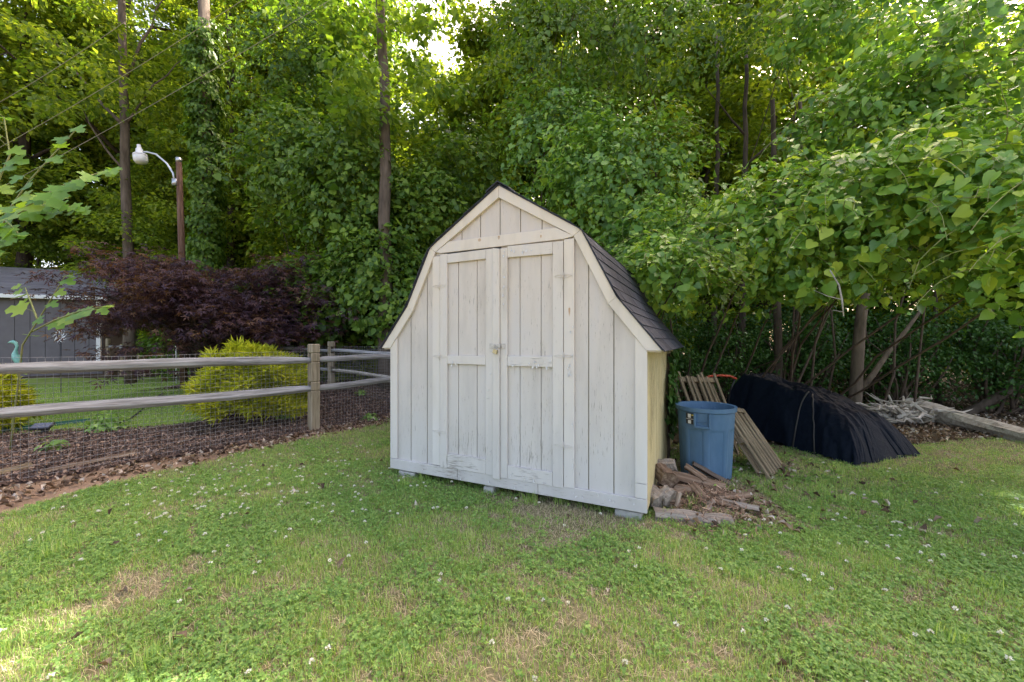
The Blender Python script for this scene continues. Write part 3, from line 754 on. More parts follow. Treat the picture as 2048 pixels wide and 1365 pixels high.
vine_mass("creeper", [E(1120, 90, 9.0, 1.7, 1.2, 1.9), E(1330, 80, 8.0, 1.5, 1.0, 1.2), E(1560, 20, 7.6, 1.3, .9, .8)], "high leafy creeper growth above the shed's peak",
          M['leaf_mid'], 0.12, 170, seed=7, shoots=20, tmpl=L_OVAL)
vine_mass("creeper", [E(700, 380, 9.6, 1.5, 1.0, 1.7), E(590, 330, 10.2, 1.5, 1.0, 1.6), E(760, 560, 9.4, 1.2, .9, 1.5), E(660, 600, 9.8, 1.5, .9, 1.3)], "dark creeper clad thicket behind the fence corner, left of the shed",
          M['leaf_mid'], 0.13, 190, seed=8, shoots=40)
vine_mass("creeper", [E(860, 420, 9.8, 1.0, .9, 1.3), E(930, 340, 10.6, 1.1, 1.0, 1.2), E(840, 620, 9.4, 1.0, .8, 1.3)], "creeper thicket between the thick trunk and the shed's left roof slope",
          M['leaf_mid'], 0.12, 170, seed=9, shoots=16)
vine_mass("creeper", [E(590, 120, 11.0, 1.7, 1.1, 2.0), E(700, 60, 11.6, 1.6, 1.1, 1.9)], "leafy growth high between the ivy trunk and the thick trunk",
          M['leaf_mid'], 0.14, 150, seed=10, shoots=16, tmpl=L_OVAL)

# ------------------------------------------------------------------ the shed
SW, SD = 2.469, 2.36
UX = Vector((0.899, -0.438, 0)).normalized()
shed = empty("garden_shed", (-1.214, 4.093, 0.0), math.atan2(UX.y, UX.x), "weathered cream wooden barn style garden shed with double doors and black shingles", "shed")
OUT = [(-0.11, 1.288), (0.22, 1.698), (0.497, 2.243), (1.2345, 2.717), (1.972, 2.243), (2.249, 1.698), (2.579, 1.288)]
INN = [(0.0, 1.31), (0.08, 1.39), (0.282, 1.647), (0.557, 2.200), (1.2345, 2.612), (1.912, 2.200), (2.187, 1.647), (2.389, 1.39), (2.469, 1.31)]
def topz(s, poly=OUT, off=0.012):
    for (a, b), (c, d) in zip(poly[:-1], poly[1:]):
        if a - 1e-6 <= s <= c + 1e-6: return b + (d - b) * (s - a) / (c - a) - off
    return poly[0][1]
def strip(mb, s0, s1, z0, y0, y1, top=None):
    ks = [s0] + [p[0] for p in OUT if s0 < p[0] < s1] + [s1]
    poly = [(s0, z0), (s1, z0)] + [(k, (topz(k) if top is None else top)) for k in reversed(ks)]
    mb.prism(poly, y0, y1)
BZ = 0.09
grooves = [round(1.2345 + k * 0.198, 4) for k in range(-6, 7)]
g = MB()
edges = [0.0] + [s for s in grooves if 0.01 < s < SW - 0.01] + [SW]
for a, b in zip(edges[:-1], edges[1:]):
    if b <= 0.56 or a >= 1.90: strip(g, a + 0.0045, b - 0.0045, BZ, 0.0, 0.008)
    else:
        strip(g, a + 0.0045, b - 0.0045, 2.17, 0.0, 0.008)
        if a < 0.56: strip(g, a + 0.0045, 0.56, BZ, 0.0, 0.008, 2.168)
        if b > 1.90: strip(g, 1.90, b - 0.0045, BZ, 0.0, 0.008, 2.168)
g.build("front_siding", M['siding'], shed)
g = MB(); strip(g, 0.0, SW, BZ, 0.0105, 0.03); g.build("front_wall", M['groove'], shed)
g = MB()
for k in range(12):
    a, b = k * (SD - .064) / 12, (k + 1) * (SD - .064) / 12
    g.box(SW - 0.008, SW, 0.032 + a + 0.0045, 0.032 + b - 0.0045, BZ, 1.30)
g.build("right_siding", M['sidewall'], shed)
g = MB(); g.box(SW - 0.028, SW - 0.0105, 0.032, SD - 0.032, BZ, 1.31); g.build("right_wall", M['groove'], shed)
g = MB(); g.box(0, 0.025, 0.032, SD - 0.032, BZ, 1.31); g.build("left_wall", M['sidewall'], shed)
g = MB(); strip(g, 0.0, SW, BZ, SD - 0.03, SD); g.build("back_wall", M['siding'], shed)
g = MB(); g.box(0.03, SW - 0.03, 0.032, SD - 0.032, BZ, BZ + 0.06); g.build("floor", M['rotten'], shed)
# skirt of three lengths
g = MB()
for a, b in ((-0.004, 0.80), (0.803, 1.60), (1.603, SW + 0.003)): g.box(a, b, -0.024, -0.001, 0.082, 0.181 if a < 1 else 0.184)
g.build("skirt_board", M['skirt'], shed, bevel=0.003)
# corner boards
g = MB(); g.prism([(-0.003, 0.185), (0.084, 0.185), (0.084, 1.388), (-0.003, 1.308)], -0.022, -0.001); g.build("corner_board", M['trim'], shed, bevel=0.002)
g = MB(); g.prism([(2.386, 0.30), (2.472, 0.30), (2.472, 1.308), (2.386, 1.388)], -0.022, -0.001); g.box(2.386, 2.472, -0.021, -0.001, 0.187, 0.296); g.build("corner_board", M['trim'], shed, bevel=0.002)
# rake boards, one mesh per board
rk = [([OUT[0], OUT[1]], [INN[2], INN[1], (0.0, 1.288)]), ([OUT[1], OUT[2]], [INN[3], INN[2]]), ([OUT[2], OUT[3]], [INN[4], INN[3]]),
      ([OUT[3], OUT[4]], [INN[5], INN[4]]), ([OUT[4], OUT[5]], [INN[6], INN[5]]), ([OUT[5], OUT[6]], [(2.469, 1.288), INN[7], INN[6]])]
for o2, i2 in rk:
    poly = o2 + i2
    c = (sum(p[0] for p in poly) / len(poly), sum(p[1] for p in poly) / len(poly))
    poly = [(c[0] + (p[0] - c[0]) * 0.9975, c[1] + (p[1] - c[1]) * 0.9975) for p in poly][::-1]
    g = MB(); g.prism(poly, -0.030, -0.001); g.build("rake_board", M['rake'], shed, bevel=0.002)
# header and jambs
g = MB(); g.prism([(0.612, 2.185), (1.826, 2.185), (1.909, 2.198), (1.912, 2.203), (1.80, 2.262), (1.76, 2.285), (0.71, 2.285), (0.563, 2.203), (0.566, 2.198)], -0.026, -0.0012); g.build("header_board", M['header'], shed, bevel=0.002)
g = MB(); g.box(0.521, 0.607, -0.024, -0.001, 0.187, 2.160); g.build("door_jamb", M['trim'], shed, bevel=0.002)
g = MB(); g.box(1.828, 1.914, -0.024, -0.001, 0.175, 2.182); g.build("door_jamb", M['trim'], shed, bevel=0.002)
# doors
def door(s0, s1, z0, z1, stiles, rails, gr, left):
    d = MB(); ed = [s0 + 0.01] + gr + [s1 - 0.01]
    for a, b in zip(ed[:-1], ed[1:]): d.box(a + 0.004, b - 0.004, -0.006, 0.004, z0 + 0.01, z1 - 0.01)
    d.box(s0 + 0.008, s1 - 0.008, 0.0045, 0.0085, z0 + 0.008, z1 - 0.008)
    dr = d.build("door", M['doorpanel'], shed)
    for a, b, c, e in stiles:
        q = MB(); q.box(a, b, -0.030, -0.007, c, e); q.build("stile", M['doorstile'], dr, bevel=0.002)
    for a, b, c, e, tilt in rails:
        q = MB(); q.prism([(a, c), (b, c + tilt), (b, e + tilt), (a, e)], -0.029, -0.007); q.build("door_rail", M['doorrail'], dr, bevel=0.002)
    return dr
dl = door(0.612, 1.183, 0.175, 2.175, [(0.612, 0.692, 0.178, 2.172), (1.107, 1.180, 0.178, 2.172)],
          [(0.694, 1.105, 2.085, 2.168, 0.004), (0.694, 1.105, 1.148, 1.226, 0), (0.694, 1.105, 0.182, 0.312, 0)], [0.805, 1.004], True)
dr_ = door(1.252, 1.826, 0.168, 2.172, [(1.252, 1.318, 0.172, 2.165), (1.735, 1.8235, 0.17, 2.170)],
           [(1.320, 1.733, 2.080, 2.178, -0.006), (1.320, 1.733, 1.145, 1.232, 0), (1.320, 1.733, 0.172, 0.285, 0)], [1.431, 1.625], False)
g = MB(); g.prism([(1.185, 0.160), (1.250, 0.158), (1.250, 2.160), (1.185, 2.172)], -0.048, -0.0065); g.build("door_astragal", M['doorstile'], dl, bevel=0.003)
# black strip painted as the gap's shade above the doors where the header lifted
g = MB(); g.prism([(0.64, 2.1745), (1.25, 2.1725), (1.245, 2.1835), (0.64, 2.1835)], -0.006, 0.0002); g.build("door_gap_shade", M['black'], shed)
# painted strap hinges: pin, two spread straps of crossed rods
def hinge(s, z, par, side=1):
    q = MB()
    q.tube([(s, -0.033, z - 0.035), (s, -0.033, z + 0.035)], 0.003, 8)
    for sx in (-1, 1):
        for dz in (-0.010, 0.010):
            q.tube([(s, -0.033, z + dz * 0.4), (s + sx * 0.035, -0.0325, z + dz * 1.2), (s + sx * 0.075, -0.032, z + dz * 0.1)], [0.0022, 0.002, 0.0012], 6)
    q.build("hinge", M['trim'], par, True)
for z in (1.885, 1.238, 0.513): hinge(1.8265, z, dr_)
for z in (1.876, 1.215, 0.509): hinge(0.6100, z, dl)
# hasp and padlock
q = MB(); q.box(1.175, 1.262, -0.054, -0.0485, 1.300, 1.332); q.box(1.145, 1.176, -0.034, -0.0305, 1.295, 1.337); q.box(1.262, 1.30, -0.038, -0.0305, 1.295, 1.337)
q.tube([(1.215, -0.055, 1.318), (1.215, -0.072, 1.318)], 0.005, 6)
hp = q.build("hasp", M['steel'], dl, bevel=0.001)
q = MB(); Mt = Matrix.Translation((1.222, -0.068, 1.272)) @ Matrix.Rotation(R(14), 4, 'Y')
q.box(-0.021, 0.021, -0.009, 0.009, -0.022, 0.015, Mt); pk = q.build("padlock", M['brass'], dl, bevel=0.003)
q = MB(); q.tube([Mt @ Vector((0.014 * math.cos(a), 0, 0.022 + 0.014 * math.sin(a))) for a in [math.pi * k / 8 for k in range(9)]], 0.003, 6)
q.build("shackle", M['steel'], pk, True)
# curling flakes of paint
def flakes(par, spots):
    q = MB(); rr = random.Random(9)
    for (s, z, w, h, y, cnt) in spots:
        for k in range(cnt):
            cx, cz = s + rr.uniform(-w, w), z + rr.uniform(-h, h); a = rr.uniform(0, 6.28); sz = rr.uniform(0.004, 0.013)
            n = 6; V = [(cx, y, cz)]
            for i in range(n):
                t = a + 6.283 * i / n; r_ = sz * rr.uniform(0.5, 1.2)
                V.append((cx + math.cos(t) * r_ * 0.7, y - rr.uniform(0.001, 0.008), cz + math.sin(t) * r_ * 1.3))
            q.add(V, [(0, 1 + i, 1 + (i + 1) % n) for i in range(n)])
    q.build("peeling_paint", M['flake'], par)
M['flake'] = solid("curled_white_paint", (0.60, 0.59, 0.57), (0.76, 0.75, 0.72), 30, 0.7, 0)
flakes(dr_, [(1.62, 1.165, 0.11, 0.03, -0.031, 16), (1.38, 1.16, 0.05, 0.03, -0.031, 5), (1.285, 1.9, 0.012, 0.25, -0.031, 10), (1.5, 0.21, 0.18, 0.03, -0.031, 9), (1.45, 2.12, 0.1, 0.03, -0.031, 7)])
flakes(shed, [(1.878, 1.13, 0.015, 0.05, -0.026, 12), (1.90, 0.9, 0.006, 0.6, -0.026, 8), (2.1, 0.14, 0.3, 0.03, -0.026, 10), (0.9, 0.13, 0.6, 0.03, -0.026, 10), (1.886, 1.43, 0.003, 0.01, -0.026, 3)])
flakes(dl, [(0.8, 1.15, 0.1, 0.02, -0.031, 4), (1.15, 0.8, 0.02, 0.5, -0.031, 6)])
# nail heads
q = MB()
for s in (1.04, 1.235, 1.63): q.lathe([(0.0, 0), (0.004, 0)], 6, (s, 0, 0)) if False else q.box(s - .003, s + .003, -0.0275, -0.026, 2.262 - .003, 2.262 + .003)
q.box(1.872, 1.878, -0.0255, -0.024, 1.630, 1.636); q.build("nail", M['steel'], shed)

# roof deck and shingle courses (right and left slopes)
rf = MB()
thick = 0.006
for i in range(6):
    (a, b), (c, d) = OUT[i], OUT[i + 1]
    dx, dz = c - a, d - b; L = math.hypot(dx, dz); nx, nz = -dz / L, dx / L
    rf.prism([(a, b + 0.001), (c, d + 0.001), (c + nx * thick, d + nz * thick), (a + nx * thick, b + nz * thick)], -0.040, SD + 0.04)
roof = rf.build("roof", M['shingle'], shed)
rs = MB(); rr = random.Random(4); course = 0
for side in (0, 1):
    pts = OUT[:4] if side == 0 else OUT[:2:-1]     # from the eave up to the peak
    seg = [(Vector((p[0], 0, p[1])), Vector((q_[0], 0, q_[1]))) for p, q_ in zip(pts[:-1], pts[1:])]
    tot = [(q_ - p).length for p, q_ in seg]; LT = sum(tot)
    def pos(t):
        for (p, q_), l in zip(seg, tot):
            if t <= l or (p, q_) == seg[-1]: return p + (q_ - p).normalized() * t, (q_ - p).normalized()
            t -= l
    t = -0.015; e = 0.125
    while t < LT:
        p0, d0 = pos(max(t, 0)); p0 = p0 + d0 * min(t, 0)
        p1, d1 = pos(min(t + e * 1.08, LT))
        n0 = Vector((d0.z, 0, -d0.x)) * (-1 if side == 0 else 1); n1 = Vector((d1.z, 0, -d1.x)) * (-1 if side == 0 else 1)
        if n0.z < 0: n0 = -n0
        if n1.z < 0: n1 = -n1
        y = -0.044 - rr.uniform(0, 0.010); k = 0; first = rr.choice([0.15, 0.30, 0.22])
        while y < SD + 0.05:
            w = first if k == 0 else 0.305; k += 1
            y1 = min(y + w, SD + 0.055); lift = rr.uniform(0, 0.003)
            A0 = p0 + n0 * (thick + 0.002); B0_ = p0 + n0 * (thick + 0.0085 + lift); A1 = p1 + n1 * (thick + 0.0015); B1_ = p1 + n1 * (thick + 0.0035)
            g0, g1 = y + 0.002, y1 - 0.002
            V = [(A0.x, g0, A0.z), (A0.x, g1, A0.z), (A1.x, g1, A1.z), (A1.x, g0, A1.z), (B0_.x, g0, B0_.z), (B0_.x, g1, B0_.z), (B1_.x, g1, B1_.z), (B1_.x, g0, B1_.z)]
            F = [(0,1,2,3),(4,7,6,5),(0,4,5,1),(1,5,6,2),(2,6,7,3),(3,7,4,0)]
            if side == 0: F = [tuple(reversed(f)) for f in F]
            rs.add(V, F); y = y1
        t += e
rs.build("shingles", M['shingle'], roof)
g = MB()
g.prism([(1.12, 2.668), (1.2345, 2.741), (1.349, 2.668), (1.349, 2.678), (1.2345, 2.751), (1.12, 2.678)][::1], -0.057, SD + 0.057); g.build("ridge_cap", M['shingle'], roof)
g = MB(); g.box(SW + 0.0005, SW + 0.10, 0.0, SD, 1.277, 1.2865); g.build("soffit", M['rake'], shed)
g = MB(); g.box(-0.10, -0.0005, 0.0, SD, 1.277, 1.2865); g.build("soffit", M['rake'], shed)

# concrete blocks under the shed: things of their own
def shed_pt(s, d, z=0): return shed.matrix_basis @ Vector((s, d, z)) if False else Vector((-1.214, 4.093, 0)) + UX * s + Vector((-UX.y, UX.x, 0)) * d + Vector((0, 0, z))
BL = "concrete blocks carrying the shed"
for i, (s, d, w, dp, lab) in enumerate([(0.20, 0.13, .20, .30, "grey concrete block under the shed's front left corner"), (1.12, 0.10, .10, .22, "small grey concrete block under the middle of the shed's front"),
                                         (2.33, 0.10, .20, .20, "grey concrete block under the shed's front right corner")]):
    p = shed_pt(s, d); b = empty("concrete_block", (p.x, p.y, Hf(p.x, p.y) - 0.02), shed.rotation_euler.z, lab, "block", BL)
    q = MB(); q.box(-w / 2, w / 2, -dp / 2, dp / 2, 0, 0.062 + 0.02 * 1); q.build("lower_course", M['concrete'], b, bevel=0.006)
    q = MB(); q.box(-w / 2 + .01, w / 2 - .004, -dp / 2 + .012, dp / 2, 0.0835, 0.089 - Hf(p.x, p.y) + 0.02); q.build("cap", M['concrete'], b, bevel=0.003)

# creeper on the side wall
n = 420
dd = rng.normal(1.62, 0.16, n); hh = rng.uniform(0.35, 1.27, n); dd += 0.12 * np.sin(hh * 6)
sp = np.array([tuple(shed_pt(SW + 0.03 + abs(random.gauss(0, .03)), a, b)) for a, b in zip(dd, hh)])
nr = np.array([UX.x, UX.y, 0.5])
V, F = scatter(L_HEART[0], L_HEART[1], sp, nr + rng.normal(size=(n, 3)) * 0.3, np.array([0, 0, -1.0]) + rng.normal(size=(n, 3)) * 0.4, 0.06 * rng.uniform(0.6, 1.4, n))
cr = empty("wall_creeper", shed_pt(SW + .02, 1.62), label="dark creeper climbing the shed's right side wall", cat="vine")
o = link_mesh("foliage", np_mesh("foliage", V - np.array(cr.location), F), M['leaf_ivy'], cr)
q = MB()
for k in range(5):
    q.tube([Vector(shed_pt(SW + .012, 1.62 + .1 * math.sin(k * 2 + z * 6) + .05 * (k - 2), z)) - cr.location for z in np.linspace(0, 1.22, 9)], 0.006, 5)
q.build("stem", M['twig'], cr, True)

# ------------------------------------------------------------------ split rail fences
def rough_beam(L, w0, w1, h0, h1, seed, axis='x', twist=0.25, sag=0.0, n=14, sides=6):
    """hand split rail along x with tapered ends"""
    rr = random.Random(seed); V = []; F = []
    angs = [2 * math.pi * k / sides + rr.uniform(-.22, .22) for k in range(sides)]; rad = [rr.uniform(0.85, 1.12) for _ in range(sides)]
    for i in range(n + 1):
        t = i / n; tap = min(1, 0.62 + 2.6 * min(t, 1 - t) * (1.2 if i else 1))
        w = (w0 + (w1 - w0) * t) * tap; h = (h0 + (h1 - h0) * t) * tap; tw = twist * (t - .5) + math.sin(t * 5 + seed) * 0.05
        for k in range(sides):
            a = angs[k] + tw; r_ = rad[k] * (1 + 0.05 * math.sin(i * 1.7 + k * 2.1 + seed))
            V.append((L * t, math.cos(a) * w * r_, math.sin(a) * h * r_ - sag * math.sin(math.pi * t) + 0.008 * math.sin(t * 7 + seed)))
    for i in range(n):
        for k in range(sides): F.append((i*sides+k, i*sides+(k+1)%sides, (i+1)*sides+(k+1)%sides, (i+1)*sides+k))
    F.append(tuple(range(sides - 1, -1, -1))); F.append(tuple(n * sides + k for k in range(sides)))
    return V, F
def orient(o, p, q):
    d = (q - p); o.location = p; o.rotation_euler = d.to_track_quat('X', 'Z').to_euler()
def rail(p, q, par, seed, th=0.055, mat='fence'):
    V, F = rough_beam((q - p).length, th * 0.9, th * 0.9, th, th, seed)
    o = link_mesh("rail", py_mesh("rail", V, F), M[mat], par); orient(o, p - Vector(par.location), q - Vector(par.location))
    b = o.modifiers.new("bevel", 'BEVEL'); b.width = 0.006; b.segments = 1; b.limit_method = 'ANGLE'
    return o
def post(p, par, h=1.285, w=0.066, holes=(0.665, 1.087), rz=0.0, seed=0):
    q = MB(); M4 = Matrix.Rotation(rz, 4, 'Z'); hw = 0.034; sg = 0.066
    # post built as rings so that the two mortises are real openings through it
    zs = [-0.15] + [v for hz in holes for v in (hz - sg, hz + sg)] + [h]
    rr = random.Random(seed)
    for i, (a, b) in enumerate(zip(zs[:-1], zs[1:])):
        if i % 2 == 0: q.box(-w, w, -w, w, a, b, M4)
        else:
            q.box(-w, w, -w, -hw, a + .0005, b - .0005, M4); q.box(-w, w, hw, w, a + .0005, b - .0005, M4)
    o = q.build("post", M['fence_post'], par, bevel=0.012); o.location = Vector((p.x, p.y, Hf(p.x, p.y))) - Vector(par.location)
    return o
def wire(p, q, par, z0, z1, dx=0.052, dz=0.052, off=0.075, r=0.0017):
    d = (q - p); L = d.length; u = d.normalized(); nrm = Vector((-u.y, u.x, 0))
    if nrm.y < 0: nrm = -nrm
    Vs = []; Fs = []; segs = []
    nx = int(L / dx); nz = int((z1 - z0) / dz)
    rr = random.Random(3)
    for i in range(nx + 1):
        a = p + u * (i * dx) + nrm * off; bow = 0.010 * math.sin(i * 0.37) ; h = Hf(a.x, a.y)
        m1 = a + nrm * bow
        segs.append((Vector((a.x, a.y, z0 + h)), Vector((m1.x, m1.y, (z0 + z1) / 2)))); segs.append((Vector((m1.x, m1.y, (z0 + z1) / 2)), Vector((a.x, a.y, z1 + .01 * math.sin(i * .1)))))
    for j in range(nz + 1):
        z = z1 - j * dz * (1 if j < nz // 2 else 1)
        if z < z0: break
        st = 8
        for k in range(st):
            a = p + u * (L * k / st) + nrm * (off + .004 * math.sin(k + j)); b = p + u * (L * (k + 1) / st) + nrm * (off + .004 * math.sin(k + 1 + j))
            segs.append((Vector((a.x, a.y, z + .008 * math.sin(k * .9 + j * .2))), Vector((b.x, b.y, z + .008 * math.sin((k + 1) * .9 + j * .2)))))
    for a, b in segs:
        dd_ = (b - a).normalized(); e = dd_.orthogonal().normalized(); f = dd_.cross(e); bi = len(Vs)
        for pt in (a, b):
            for k in range(3):
                t = 2.0944 * k; Vs.append(tuple(pt + (e * math.cos(t) + f * math.sin(t)) * r - Vector(par.location)))
        for k in range(3): Fs.append((bi + k, bi + (k + 1) % 3, bi + 3 + (k + 1) % 3, bi + 3 + k))
    return link_mesh("wire_mesh", np_mesh("wire_mesh", np.array(Vs), np.array(Fs)), M['wire'], par)

frz = math.atan2(FD.y, FD.x)
fence = empty("split_rail_fence", P2, label="grey weathered split rail fence lined with wire mesh, from the left edge to the shed", cat="fence")
post(P2, fence, rz=frz, seed=1); post(P1, fence, rz=frz, seed=2); post(P3, fence, rz=frz, seed=3)
def zz_(p, z): return Vector((p.x, p.y, z))
rail(zz_(P2, 1.082) + FD * -0.05, zz_(P1, 1.115) + FD * 0.05, fence, 5, 0.060)
rail(zz_(P2, 0.655) + FD * -0.05, zz_(P1, 0.690) + FD * 0.05, fence, 8, 0.060)
rail(zz_(P3, 1.085) + FD * -0.05, zz_(P2, 1.092) + FD * 0.05, fence, 11, 0.052)
rail(zz_(P3, 0.70) + FD * -0.05, zz_(P2, 0.660) + FD * 0.05, fence, 12, 0.052)
wire(P2, P1, fence, 0.02, 1.20); wire(P3, P2, fence, 0.02, 1.16)
bf = empty("split_rail_fence", B1, label="older split rail fence with a bleached lower rail, farther back beyond the corner post", cat="fence")
brz = math.atan2(BD.y, BD.x)
def hb(p, z): return Vector((p.x, p.y, z))
post(B1, bf, h=1.02, w=0.055, holes=(0.42, 0.84), rz=brz, seed=5); post(B2, bf, h=1.02, w=0.055, holes=(0.42, 0.84), rz=brz, seed=6)
rail(hb(B0, 1.12), hb(B1, 1.16) + BD * 0.05, bf, 21, 0.042); rail(hb(B0, 0.66), hb(B1, 0.76) + BD * 0.05, bf, 22, 0.036, 'bleached')
rail(hb(B1, 1.16) - BD * 0.05, hb(B2, 1.2), bf, 23, 0.042); rail(hb(B1, 0.76) - BD * 0.05, hb(B2, 0.78), bf, 24, 0.036)
wire(B0, B1, bf, 0.0, 1.25, off=0.07); wire(B1, B2, bf, 0.0, 1.25, off=0.07)

# ------------------------------------------------------------------ garden plants beyond the fence
def maple():
    c = Vector((-6.7, 8.9, 0)); root = empty("japanese_maple", (c.x, c.y, Hf(c.x, c.y)), label="broad dark purple leaved maple spreading behind the fence", cat="tree")
    rr = random.Random(12); mb = MB(); cl = []
    for k in range(26):
        a = k * 2.4 + rr.uniform(-.4, .4); u = rr.uniform(0.35, 1.0) ** 0.7; Rr = 2.6 * u
        top = 3.1 - 1.0 * u * u * rr.uniform(0.8, 1.5) - (0.7 if u > .85 else 0) * rr.random()
        e = Vector((math.cos(a) * Rr, math.sin(a) * Rr * 0.62, top))
        m = Vector((math.cos(a) * Rr * .35, math.sin(a) * Rr * .25, top * .72))
        pts = [Vector((rr.uniform(-.08, .08), rr.uniform(-.08, .08), -.05)), m * .5 + Vector((0, 0, .1)), m, (m + e) / 2 + Vector((0, 0, .18)), e]
        mb.tube(pts, [0.07, .055, .035, .02, .008], 7)
        for q_ in (pts[2], pts[3], pts[3].lerp(e, .5), e):
            for _ in range(5): cl.append(q_ + Vector((rr.gauss(0, .36), rr.gauss(0, .3), rr.gauss(0, .16))))
    for k in range(140):     # skirts of drooping sprays
        a = rr.uniform(0, 6.28); u = rr.uniform(.3, 1.02); cl.append(Vector((math.cos(a) * 2.5 * u, math.sin(a) * 1.8 * u, rr.uniform(1.05, 1.75) + (1 - u) * 1.2)))
    for k in range(10): cl.append(Vector((-0.5 + rr.gauss(0, .35), -1.3 + rr.gauss(0, .1), rr.uniform(.45, 1.1))))
    mb.build("trunk", M['bark'], root, True)
    V, F = crown(L_STAR, [tuple(c_) for c_ in cl], 31, 0.105, 0.42, flat=0.35, up=0.9, droop=0.5)
    link_mesh("crown", np_mesh("crown", V, F), M['leaf_maple'], root)
maple()

def gold_bush(x, y, rx, rz, n, label, seed):
    root = empty("thread_cypress", (x, y, Hf(x, y)), label=label, cat="shrub")
    r2 = np.random.default_rng(seed); parts = []
    ns = n
    d = nrmz(r2.normal(size=(ns, 3))); d[:, 2] = np.abs(d[:, 2]) * 1.0 - 0.25
    lump = 1 + 0.20 * np.sin(d[:, 0] * 8 + seed) * np.cos(d[:, 2] * 9 + d[:, 1] * 5) + .14 * np.sin(d[:, 2] * 17 + d[:, 0] * 13) - np.abs(r2.normal(size=ns)) * 0.16
    P = d * np.array([rx, rx * .85, rz]) * lump[:, None] * 0.9; P[:, 2] += rz * 0.45
    P[:, 2] = np.maximum(P[:, 2], 0.04)
    # each spray: five thread leaflets fanned, arching out and down
    th = ([(0, 0, 0), (0.032, 0.5, 0.06), (0, 1, -0.22), (-0.032, 0.5, 0.06)], [(0, 1, 2), (0, 2, 3)])
    for k in range(11):
        out = nrmz(d * np.array([1, 1, 0.4]) + r2.normal(size=(ns, 3)) * 0.55 + np.array([0, 0, 0.28]))
        N = nrmz(r2.normal(size=(ns, 3)) + np.array([0, 0, .6]))
        parts.append(scatter(th[0], th[1], P + r2.normal(size=(ns, 3)) * 0.02, N, out, 0.135 * r2.uniform(0.5, 1.5, ns)))
    V, F = merge(parts)
    link_mesh("foliage", np_mesh("foliage", V, F), M['leaf_gold'], root)
    q = MB()
    for k in range(7): q.tube(limb_path((0, 0, -.05), (math.cos(k) * rx * .5, math.sin(k * 2) * rx * .5, rz * .9), .1, 5, k), [.025, .02, .016, .012, .008, .004], 5)
    q.build("stem", M['twig'], root, True)
gold_bush(-4.22, 6.6, 0.80, 0.98, 5200, "bright golden thread cypress behind the middle of the fence", 3)
gold_bush(-7.95, 5.8, 0.66, 0.80, 3600, "golden thread cypress cut off by the photo's left edge", 5)
def small_plant(x, y, r_, h_, label, seed, mat='clover', n=240, ls=0.06):
    root = empty("garden_plant", (x, y, Hf(x, y)), label=label, cat="plant"); r2 = np.random.default_rng(seed)
    d = nrmz(r2.normal(size=(n, 3))); P = d * np.array([r_, r_, h_]) * r2.uniform(.4, 1, (n, 1)); P[:, 2] = np.abs(P[:, 2]) + 0.02
    V, F = scatter(L_OVAL[0], L_OVAL[1], P, d + np.array([0, 0, .9]), d + r2.normal(size=(n, 3)) * .4, ls * r2.uniform(.6, 1.3, n))
    link_mesh("foliage", np_mesh("foliage", V, F), M[mat], root)
    q = MB()
    for k in range(6): q.tube([(0, 0, -.02), (math.cos(k) * r_ * .3, math.sin(k) * r_ * .3, h_ * .4), (math.cos(k) * r_ * .7, math.sin(k) * r_ * .7, h_ * .7)], [.005, .004, .002], 5)
    q.build("stem", M['stem'], root, True)
p = G(215, 862); small_plant(p.x, p.y, 0.30, 0.30, "low pale green plant at the mulch bed's edge below the lower rail", 1, n=420)
p = G(108, 905); small_plant(p.x, p.y, 0.13, 0.22, "small weedy seedling in the mulch behind the wire at far left", 2, n=26, ls=.09)
p = G(722, 818); small_plant(p.x, p.y, 0.14, 0.10, "small seedling in the mulch between the post and the shed", 3, n=60)
p = G(742, 845); small_plant(p.x, p.y, 0.16, 0.09, "low weed near the grass edge beside the shed's left wall", 4, n=70)
p = G(575, 845); small_plant(p.x, p.y, 0.22, 0.16, "leafy weeds at the foot of the golden shrub behind the wire", 5, n=150)
p = G(1372, 930); small_plant(1.72, 3.40, 0.05, 0.10, "tiny lime green seedling sprouting from the firewood heap", 6, n=14, ls=.05, mat='leaf_sap')
bpy.data.objects[-1]

